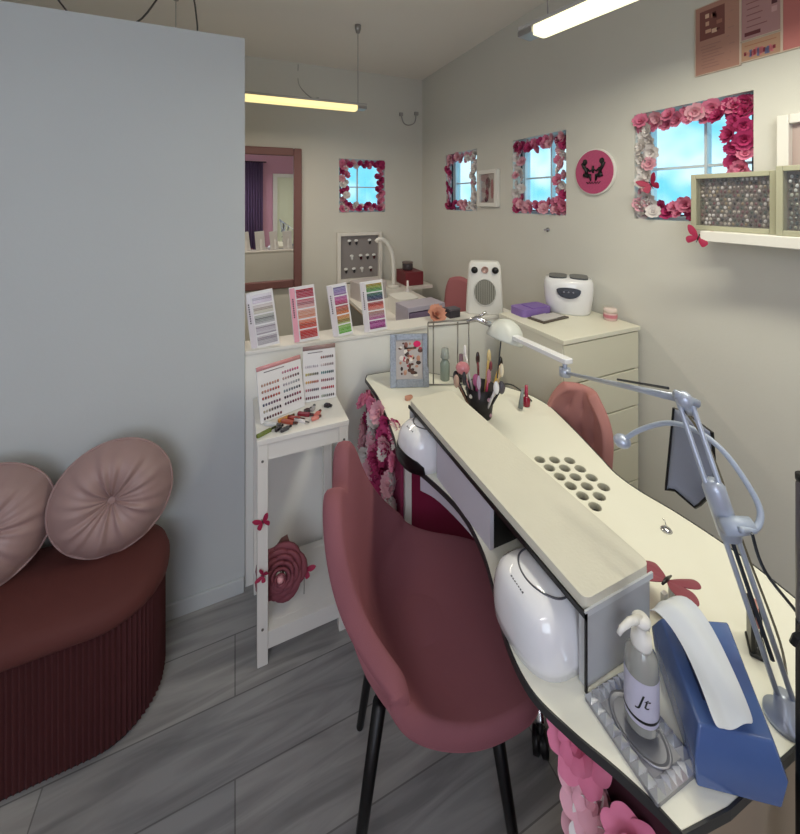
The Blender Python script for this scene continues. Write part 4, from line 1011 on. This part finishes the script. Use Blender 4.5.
# ------------------------------------------------------------------ far end of the desk
pf = thing('photo_frame', 'silver glitter photo frame standing on the far left desk end', 'photo frame', (.643, 1.395, .7502), math.radians(-20))
Mf = Matrix.Rotation(-.16, 4, 'X')
a = MB(); a.M = Mf; FW, FH = .078, .205
for x0, z0, x1, z1 in ((-FW, 0, -FW + .024, FH), (FW - .024, 0, FW, FH), (-FW + .024, 0, FW - .024, .03), (-FW + .024, FH - .024, FW - .024, FH)): a.box(x0, -.008, z0, x1, .008, z1)
a.build('frame', mat('glitter_silver', 'b4bcc8', .3, metal=.5, bump=.8, bscale=300, var=.5, vscale=150), pf, bevel=.002)
a = MB(); a.M = Mf; a.box(-FW + .02, -.002, .025, FW - .02, .002, FH - .02, 'b9b2b0'); rp_ = random.Random(8)
for k in range(46):
    x = rp_.gauss(0, .02); z = rp_.uniform(.045, .17); a.ball((max(-.045, min(.045, x)), -.0025, z), rp_.uniform(.004, .011), .001, rp_.uniform(.004, .012), rp_.choice(['a8384a', '5a3a30', 'c8a088', '8a5a50', 'e0d8d0', '40302c', 'b88870']), n=8, m=4)
a.ball((.032, -.003, .165), .016, .001, .013, 'd81860', n=10, m=4)
a.build('photo', PAINT, pf)
a = MB(); a.add([(-.02, .02, .15), (.02, .02, .15), (.02, .075, 0), (-.02, .075, 0)], [(0, 1, 2, 3)]); a.build('easel_back', BLACK, pf, solid=.003)

wr_ = thing('wire_rack', 'chrome wire frame standing behind the silver photo frame', 'rack', (.77, 1.375, .7502))
mb = MB()
PTS = [(-.055, .0), (-.03, -.0), (.06, -.04), (.10, -.06)]
for x, y in PTS: mb.tube([(x, y, 0), (x, y, .255)], .0028, 6)
mb.tube([(-.055, 0, .255), (.13, -.08, .27)], .004, 8).tube([(-.055, 0, .24), (.10, -.06, .25)], .003, 8).tube([(-.055, 0, .004), (.10, -.06, .004)], .003, 8)
mb.build('wires', mat('dull_chrome', '8f8c86', .35, metal=.8), wr_, smooth=True)
MB().ball((.125, -.078, .272), .012).tube([(.125, -.078, .272), (.155, -.1, .30)], .006, 8).build('clamp', CHROME, wr_, smooth=True)

def bottle(label, loc, r, h, c, capc, capr=.5, caph=.35, name='polish_bottle', cat='bottle', m=PAINTG):
    o = thing(name, label, cat, loc); hb = h * (1 - caph)
    MB().lathe([(r * .9, 0), (r, .003), (r, hb * .75), (r * .6, hb * .92), (r * .45, hb)], n=20, col=c).build('bottle_body', m, o, smooth=True)
    MB().lathe([(r * capr, hb), (r * capr * 1.05, hb + .002), (r * capr * .8, h)], n=16, col=capc).build('cap', PAINTG, o, smooth=True)
    return o
bottle('tall grey glass bottle with silver cap beside the wire rack', (.805, 1.395, .7502), .02, .13, '8d9a90', '9aa09a', .9, .3)
bottle('dark round ornament bottle right of the grey glass bottle', (.862, 1.36, .7502), .02, .11, '241c24', '8a6a78', .5, .4)
bottle('deep red polish bottle on the open far part of the desk', (.975, 1.10, .7502), .014, .075, '8c1430', 'a02848', .45, .55)
# grey clamp by the red bottle
kc = thing('nail_clip', 'grey clip leaning beside the deep red polish bottle', 'clip', (.935, 1.085, .7502), .5)
MB().tube([(0, 0, .006), (.008, 0, .03), (.022, 0, .07)], [.009, .008, .004], 8).build('clip_body', mat('slate_plastic', '7c8484', .4), kc, smooth=True)
# brush cup with brushes
cupP = (.785, 1.115, .7502)
cu_ = thing('brush_cup', 'dark patterned open cup crowded with brushes and pens', 'cup', cupP, -.2)
n = 28; mb = MB(); vs = []; fs = []
pr = [(.038, 0), (.052, .105), (.049, .105), (.035, .004)]
mb.lathe(pr, n=n, caps=True, sx=1, sy=1, col='1c181c')
rk = random.Random(4)
for k in range(16):
    a = rk.uniform(0, 6.28); z = rk.uniform(.015, .09); R_ = .038 + .0135 * z / .1 + .0005
    mb.ball((R_ * math.cos(a), R_ * math.sin(a), z), .006, .006, .007, rk.choice(['d8d4d0', 'c8a0b0', 'e8e4e0']), n=8, m=5)
mb.build('cup_body', PAINT, cu_, smooth=True)
brushes = [('pink sponge-headed stick in the brush cup, left side', -.022, .012, .135, 'c98890', 'd88a90', .020), ('gold-handled brush in the middle of the brush cup', .018, .004, .165, 'c8a860', 'e0c890', .006),
           ('black pen leaning left in the brush cup', -.030, -.004, .12, '18161a', '303038', .006), ('rose pink brush at the front of the cup', .0, -.02, .13, 'b03858', 'd08898', .006),
           ('white brush near the back of the cup', -.008, .028, .17, 'd8d4d0', 'f0ecea', .005), ('cream pen at the right front of the cup', .025, -.016, .135, 'd0b888', 'f0e4c8', .006),
           ('dark red pen between gold and black ones in cup', .008, .018, .15, '6a1828', '301018', .006), ('silver file stick at the back right of the cup', .03, .02, .15, 'a8a8b0', 'd0d0d4', .005),
           ('lilac-tipped brush at the left front of the cup', -.018, -.022, .12, '8a7890', 'c8b0c8', .006), ('black-tipped gold brush at the far right of the cup', .036, .0, .14, 'c0a050', '201810', .006),
           ('short thick black pen at the left back of the cup', -.03, .018, .105, '16141a', '26242c', .009), ('short magenta pen next to the pink sponge stick in cup', -.012, -.006, .11, 'a03468', 'c06090', .009),
           ('thick charcoal marker at the front right of the cup', .014, -.03, .10, '24222a', '4a4650', .010), ('pearl white pen at the centre front of the cup', .002, -.034, .108, 'd8d4da', 'f0eef0', .008),
           ('maroon marker at the right back of the cup', .034, .024, .112, '5a1828', '7a3040', .009), ('brown brush leaning out over the left rim of cup', -.044, -.006, .12, '6a4a3a', 'b09080', .008)]
for lb, x, y, L, c, tc_, tr2 in brushes:
    L *= 1.12; x *= 1.15; y *= 1.15; tr2 *= 1.25
    o = thing('nail_brush', lb, 'brush', (cupP[0] + x * .6, cupP[1] + y * .6, .7605))
    tx, ty = x * 1.5, y * 1.5
    MB().tube([(0, 0, 0), (tx * .96, ty * .96, L * .97)], .0042, 8, c).build('handle', PAINTG, o, smooth=True)
    MB().ball((tx, ty, L), max(tr2, .005), max(tr2, .005), .024 if tr2 < .01 else .022, tc_, n=10, m=8).build('tip', PAINTG, o, smooth=True)
for lb, x, y, c, rz, L in (('white nail file lying left of the brush cup', .70, 1.16, 'dcd8d4', 1.9, .10), ('black nail file lying beside the cup', .725, 1.13, '1c1a20', 1.9, .10), ('mauve marker lying in front of the wire rack', .735, 1.18, '98788a', 1.7, .09), ('peach polish pot left of the silver frame corner', .60, 1.31, 'c89078', 0, .03)):
    o = thing('nail_file' if 'file' in lb else 'marker_pen' if 'marker' in lb else 'polish_pot', lb, 'nail file' if 'file' in lb else 'pen' if 'marker' in lb else 'pot', (x, y, .7502), rz)
    MB().prism(rrect(-L / 2, -.009, L / 2, .009, .006, 4), 0, .012 if L < .05 else .008, c).build('body', PAINTG, o, bevel=.002)
# thin cable looping along the far desk
MBc = MB().tube(catmull([(.86, 1.16, .757), (.90, 1.19, .79), (.96, 1.17, .80), (1.0, 1.13, .77), (1.01, 1.11, .754)], 6, False), .0025, 6).build('lamp_cable', BLACK)
tag(MBc, 'thin black cable arching between the brush cup and red bottle', 'cable')

# ------------------------------------------------------------------ drawer cabinet
dc = thing('drawer_cabinet', 'cream chest of drawers in front of the right wall', 'cabinet', (1.15, 1.10, 0))
DW, DD, DH = .428, .38, .965
MB().box(0, .0, 0, .018, DD, DH - .018).box(DW - .018, 0, 0, DW, DD, DH - .018).box(.018, DD - .01, 0, DW - .018, DD, DH - .03).box(.018, .03, 0, DW - .018, DD - .01, .05).build('carcass', CREAM, dc, bevel=.001)
MB().box(-.004, -.010, DH - .018, DW + .004, DD, DH).build('top_panel', CREAM, dc, bevel=.002)
for k in range(6):
    z0 = .003 + k * .1575 + (.047 if k == 0 else 0); dr_ = MB().box(.003, -.006, z0, DW - .003, .014, .003 + (k + 1) * .1575 - .006).build('drawer', mat('cream_drawer', 'dddac6', .45), dc, bevel=.002)
    MB().box(.019, .014, z0 + .01, DW - .019, .03, z0 + .10).build('drawer_box', mat('dark_gap', '3a382f', .7), dr_)
# things on the cabinet
s1 = thing('wet_wipe_pack', 'purple pack lying on the left back of the chest of drawers', 'pack', (1.285, 1.42, .9655), .0)
mb = MB(); mb.prism(rrect(-.085, -.05, .085, .05, .02, 5), 0, .034); mb.build('pack_body', mat('violet_pack', '8f72b8', .45, var=.3, vscale=20), s1, bevel=.01, seg=3)
MB().box(-.03, -.05, .033, .055, .03, .038).build('flap', mat('violet_flap', '7a5ca8', .4), s1, bevel=.002)
s2 = thing('sample_tray', 'dark rimmed flat tray in front of the purple pack', 'tray', (1.30, 1.325, .9655), .12)
MB().box(-.085, -.045, 0, .085, .045, .006).build('rim', mat('dark_taupe', '5a5048', .5), s2, bevel=.002)
MB().box(-.072, -.035, .006, .02, .035, .012).box(.025, -.03, .006, .07, .03, .010).build('inserts', mat('pale_insert', 'c8c4c0', .4), s2, bevel=.002)
s3 = thing('ultrasonic_cleaner', 'white round cleaner with dark lid window and black front panel', 'ultrasonic cleaner', (1.475, 1.375, .9655), math.radians(-46))
mb = MB(); vs = []; fs = []; n = 40; prf = [(.86, 0), (.92, .01), (1.0, .07), (1.03, .12), (1.01, .148), (.93, .162), (.3, .166)]
for s_, z in prf:
    for k in range(n):
        a = 2 * PI * k / n; ca, sa = math.cos(a), math.sin(a); ex = 2 / 2.6
        vs.append((.108 * s_ * math.copysign(abs(ca) ** ex, ca), .088 * s_ * math.copysign(abs(sa) ** ex, sa), z))
for i in range(len(prf) - 1):
    for k in range(n): fs.append((i * n + k, i * n + (k + 1) % n, (i + 1) * n + (k + 1) % n, (i + 1) * n + k))
fs += [tuple(range(n))[::-1], tuple(range((len(prf) - 1) * n, len(prf) * n))]
mb.add(vs, fs).build('body', GLOSSW, s3, smooth=True)
MB().prism(rrect(-.086, -.055, -.006, .060, .03), .155, .170).build('lid_window', mat('dark_grey_lid', '45484c', .2), s3, bevel=.002)
MB().prism(rrect(.006, -.055, .086, .060, .03), .155, .170).build('lid_window', mat('dark_grey_lid', '45484c', .2), s3, bevel=.002)
mb = MB(); mb.M = Matrix.Translation((0, -.089, .118)) @ Matrix.Rotation(PI / 2 - .12, 4, 'X')
mb.prism([(.052 * math.cos(a), .038 * math.sin(a) if math.sin(a) < 0 else .012 * math.sin(a)) for a in [2 * PI * k / 30 for k in range(30)]], -.006, .006); cpn = mb.build('control_panel', mat('navy_black', '16161f', .25), s3, bevel=.001)
mb = MB(); mb.M = Matrix.Translation((0, -.0958, .110)) @ Matrix.Rotation(PI / 2 - .12, 4, 'X')
for x in (-.02, 0, .02): mb.ball((x, 0, 0), .004, .004, .001, n=8, m=4)
mb.build('buttons', mat('grey_button', '8a8a94', .4), cpn)
s4 = thing('candle_jar', 'small pink lidded jar at the front right of the chest', 'jar', (1.54, 1.20, .9655))
MB().lathe([(.026, 0), (.028, .004), (.028, .03), (.026, .034)], n=24, col='d8b8b4').build('jar_body', PAINTG, s4, smooth=True)
MB().lathe([(.0285, .012), (.0287, .026)], n=24, caps=False, col='c47884').build('label_strip', PAINT, s4)
MB().lathe([(.028, .034), (.028, .05), (.024, .053)], n=24, col='e0ccc4').build('lid', PAINTG, s4, smooth=True)

# fan heater on the half wall
fh = thing('fan_heater', 'upright white fan heater with round grille on the half wall', 'heater', (1.19, 1.655, .9155), math.radians(-32))
mb = MB(); vs = []; fs = []
prf = [(.092, .040, 0), (.094, .042, .01), (.090, .040, .10), (.084, .036, .20), (.080, .032, .25), (.07, .026, .268)]
n = 0
for hw, hd, z in prf:
    pl = rrect(-hw, -hd, hw, hd, .02, 4); n = len(pl); vs += [(x, y, z) for x, y in pl]
for i in range(len(prf) - 1):
    for k in range(n): fs.append((i * n + k, i * n + (k + 1) % n, (i + 1) * n + (k + 1) % n, (i + 1) * n + k))
fs += [tuple(range(n))[::-1], tuple(range((len(prf) - 1) * n, len(prf) * n))]
mb.add(vs, fs).build('body', PLASTW, fh, smooth=True, bevel=.004)
mb = MB(); mb.M = Matrix.Translation((0, -.041, .115)) @ Matrix.Rotation(PI / 2 - .03, 4, 'X')
mb.lathe([(.062, -.004), (.064, .002), (.060, .004), (.058, 0)], n=40, sx=.92, sy=1.12)
grl = mb.build('grille_rim', PLASTW, fh, smooth=True)
mb = MB(); mb.M = Matrix.Translation((0, -.0425, .115)) @ Matrix.Rotation(PI / 2 - .03, 4, 'X'); mb.lathe([(.057, 0), (.057, .003)], n=36, sx=.92, sy=1.12); mb.build('grille_mesh', mat('grey_mesh', '77756c', .6), grl)
mb = MB(); mb.M = Matrix.Translation((0, -.0465, .115)) @ Matrix.Rotation(PI / 2 - .03, 4, 'X')
for k in range(-5, 6): h_ = math.sqrt(max(0, 1 - (k / 5.8) ** 2)) * .062; mb.box(k * .0095 - .0012, -h_, 0, k * .0095 + .0012, h_, .002)
mb.build('grille_bars', mat('pale_bars', 'b9b7ac', .5), grl)
for x in (-.052, .052):
    mb = MB(); mb.M = Matrix.Translation((x, -.037, .226)) @ Matrix.Rotation(PI / 2 - .1, 4, 'X'); mb.lathe([(.017, -.002), (.017, .006), (.013, .014)], n=20); mb.build('knob', BLACK, fh, smooth=True)
mb = MB(); mb.M = Matrix.Translation((0, -.037, .228)) @ Matrix.Rotation(PI / 2 - .1, 4, 'X'); mb.lathe([(.017, -.002), (.018, .004), (.014, .004), (.013, .001)], n=24); mb.build('dial_ring', mat('rose_gold', 'b09088', .35, metal=.3), fh, smooth=True)

# small things on the half wall near the heater
fl = thing('peach_rose', 'peach artificial rose on the half wall beside the heater', 'artificial flower', (.905, 1.655, .9155))
b_ = bpy.data.objects.new('bloom', blossom_mesh('bloom', mat('petal_peach', 'd89c84', .7), 77, 4)); COL.objects.link(b_); b_.parent = fl; b_.location = (0, 0, .022); b_.scale = (.05, .05, .05); b_.rotation_euler = (.9, 0, 0)
MB().lathe([(.02, 0), (.02, .012), (.012, .02)], n=16).build('calyx', mat('muted_green', '4a5244', .7), fl)
bx = thing('black_box', 'small dark box between the peach rose and the heater', 'box', (1.0, 1.66, .9155), .1)
MB().box(-.032, -.025, 0, .032, .025, .035).build('body', mat('charcoal_box', '35313a', .4), bx, bevel=.003)
MB().box(-.033, -.026, .035, .033, .026, .045).build('lid', mat('charcoal_lid', '565058', .4), bx, bevel=.002)

# ------------------------------------------------------------------ the second work place behind the half wall
d2 = thing('work_desk', 'white desk behind the half wall below the back window', 'desk', (1.0, 2.45, 0))
MB().box(-.26, -.62, .775, .26, .66, .80).build('desktop', LACQ, d2, bevel=.003)
MB().box(-.262, -.622, .770, -.258, .66, .775).build('edge_strip', mat('pine_edge', 'a88c70', .5), d2)
for x in (-.24, .2):
    for y in (-.6, .6): MB().box(x, y, 0, x + .04, y + .04, .772).build('leg', LACQ, d2)
og = thing('drawer_organiser', 'lavender clear drawer organiser seen just above the half wall', 'organiser', (.955, 1.93, .8005), .1)
MB().box(-.12, -.07, .10, .12, .07, .125).box(-.12, -.07, 0, -.112, .07, .10).box(.112, -.07, 0, .12, .07, .10).box(-.112, .062, 0, .112, .07, .10).build('shell', mat('lavender_white_plastic', 'b4adbb', .3), og, bevel=.002)
for k in range(2): MB().box(-.11, -.072, .005 + k * .047, .11, .05, .048 + k * .047).build('drawer', mat('smoky_lilac', '7a6a84', .25), og, bevel=.002)
mb = MB()
for k in range(5): mb.box(-.02 + k * .018, -.0745, .015 + .01 * (k % 2), -.005 + k * .018, -.072, .05, ['c0408a', 'd878b0', 'ecd8e8', 'a03070', 'c868a0'][k])
mb.build('pink_contents', PAINT, og)
ul = thing('uv_lamp', 'white nail lamp on top of the desk behind the half wall', 'nail lamp', (.97, 2.2, .8005), 0)
MB().prism(rrect(-.075, -.09, .075, .09, .04), 0, .10).build('body', PLASTW, ul, bevel=.03, seg=5)
MB().box(-.05, -.093, .01, .05, -.07, .04).build('hand_opening', mat('dim_opening', '5c5660', .5), ul)
mbx = thing('nail_drill_box', 'pale boxy machine behind the rainbow colour chart', 'machine', (.88, 2.62, .8005), .2)
MB().prism(rrect(-.11, -.09, .11, .09, .03), 0, .12).build('body', mat('grey_white_plastic', 'c4bcbc', .4), mbx, bevel=.012, seg=3)
MB().box(-.08, -.093, .03, -.02, -.088, .08).build('display', BLACK, mbx)
hs = thing('arched_lamp', 'white curved arm lamp arching beside the display board', 'lamp', (1.17, 2.85, .8005))
MB().lathe([(.05, 0), (.05, .015), (.02, .02)], n=20).build('base', PLASTW, hs, smooth=True)
MB().tube(catmull([(0, 0, .015), (.0, 0, .18), (-.02, 0, .29), (-.07, .0, .37), (-.12, 0, .39), (-.15, 0, .37)], 6, False), .016, 12).build('arm', PLASTW, hs, smooth=True)
for lb, x, y, c, r_, h_ in (('white polish bottle on the back desk in front of the arched lamp', 1.10, 2.42, 'd8d4d4', .016, .14), ('rose polish bottle on the back desk', 1.02, 2.36, 'b85868', .014, .07), ('orange polish bottle on the back desk', 1.06, 2.33, 'cc7850', .014, .07), ('maroon polish bottle on the back desk', .985, 2.37, '5c1828', .014, .07)):
    bottle(lb, (x, y, .8005), r_, h_, c, 'e8e4e0')
rl = thing('red_tray', 'dark red tray by the pink chair in the far corner', 'tray', (1.33, 2.93, .8005))
MB().box(-.06, -.1, 0, .1, .1, .11).build('body', mat('dark_red_box', '7a3038', .5), rl, bevel=.004)
dt = MB().box(1.262, 2.80, .775, 1.50, 3.10, .80).build('corner_shelf', LACQ); tag(dt, 'white corner shelf under the dark red tray', 'shelf')
jb = thing('glass_jar', 'dark squat jar on top of the dark red tray', 'jar', (1.34, 2.95, .911))
MB().lathe([(.04, 0), (.045, .01), (.045, .05), (.04, .055)], n=24).build('jar_body', mat('smoky_glass', '4c4448', .15), jb, smooth=True)
MB().lathe([(.046, .055), (.046, .068), (.04, .07)], n=24).build('lid', mat('taupe_lid', '7a6c68', .4), jb, smooth=True)
c2 = thing('dining_chair', 'pink upholstered chair in the far corner under the side window', 'chair', (1.40, 2.50, 0), math.radians(180))
vs = []; fs = []
for i in range(13):
    v = i / 12
    for j in range(15):
        u = -1 + 2 * j / 14; vs.append((-.17 - .04 * v + .03 * u * u, u * .19 * (1 - .22 * max(0, (v - .7) / .3) ** 2), .48 + .43 * v - .03 * u * u * v))
for i in range(12):
    for j in range(14): fs.append((i * 15 + j, i * 15 + j + 1, (i + 1) * 15 + j + 1, (i + 1) * 15 + j))
b_ = MB().add(vs, fs).build('backrest', mat('salmon_velvet', 'c07a80', .8, sheen=.4), c2, smooth=True, solid=.035)
MB().prism(rrect(-.17, -.19, .17, .19, .06), .43, .49).build('seat', mat('salmon_velvet'), c2, bevel=.02, seg=3)
for x in (-.13, .13):
    for y in (-.15, .15): MB().tube([(x, y, .43), (x * 1.1, y * 1.1, 0)], [.014, .009], 8).build('leg', BLACKM, c2)

# ------------------------------------------------------------------ groups of repeated things
GROUPS = {'gel_sample': 'nail samples scattered on the white stand', 'nail_brush': 'brushes and pens in the cup', 'colour_chart': 'colour charts standing on the half wall and stand',
          'round_cushion': 'round cushions on the bench', 'certificate': 'certificates on the right wall', 'pendant_light': 'hanging tube lamps', 'flower_garland': 'artificial flower garlands',
          'butterfly': 'decorative butterflies', 'shadow_box_frame': 'framed nail tips on the shelf', 'uv_lamp': 'white nail lamps', 'polish_bottle': 'polish bottles', 'nail_file': 'nail files on the desk', 'picture_frame': 'white picture frames on the right wall'}
for o in COL.objects:
    if 'label' in o.keys() and o.parent is None:
        k = o.name.split('.')[0]
        if k in GROUPS: o['group'] = GROUPS[k]
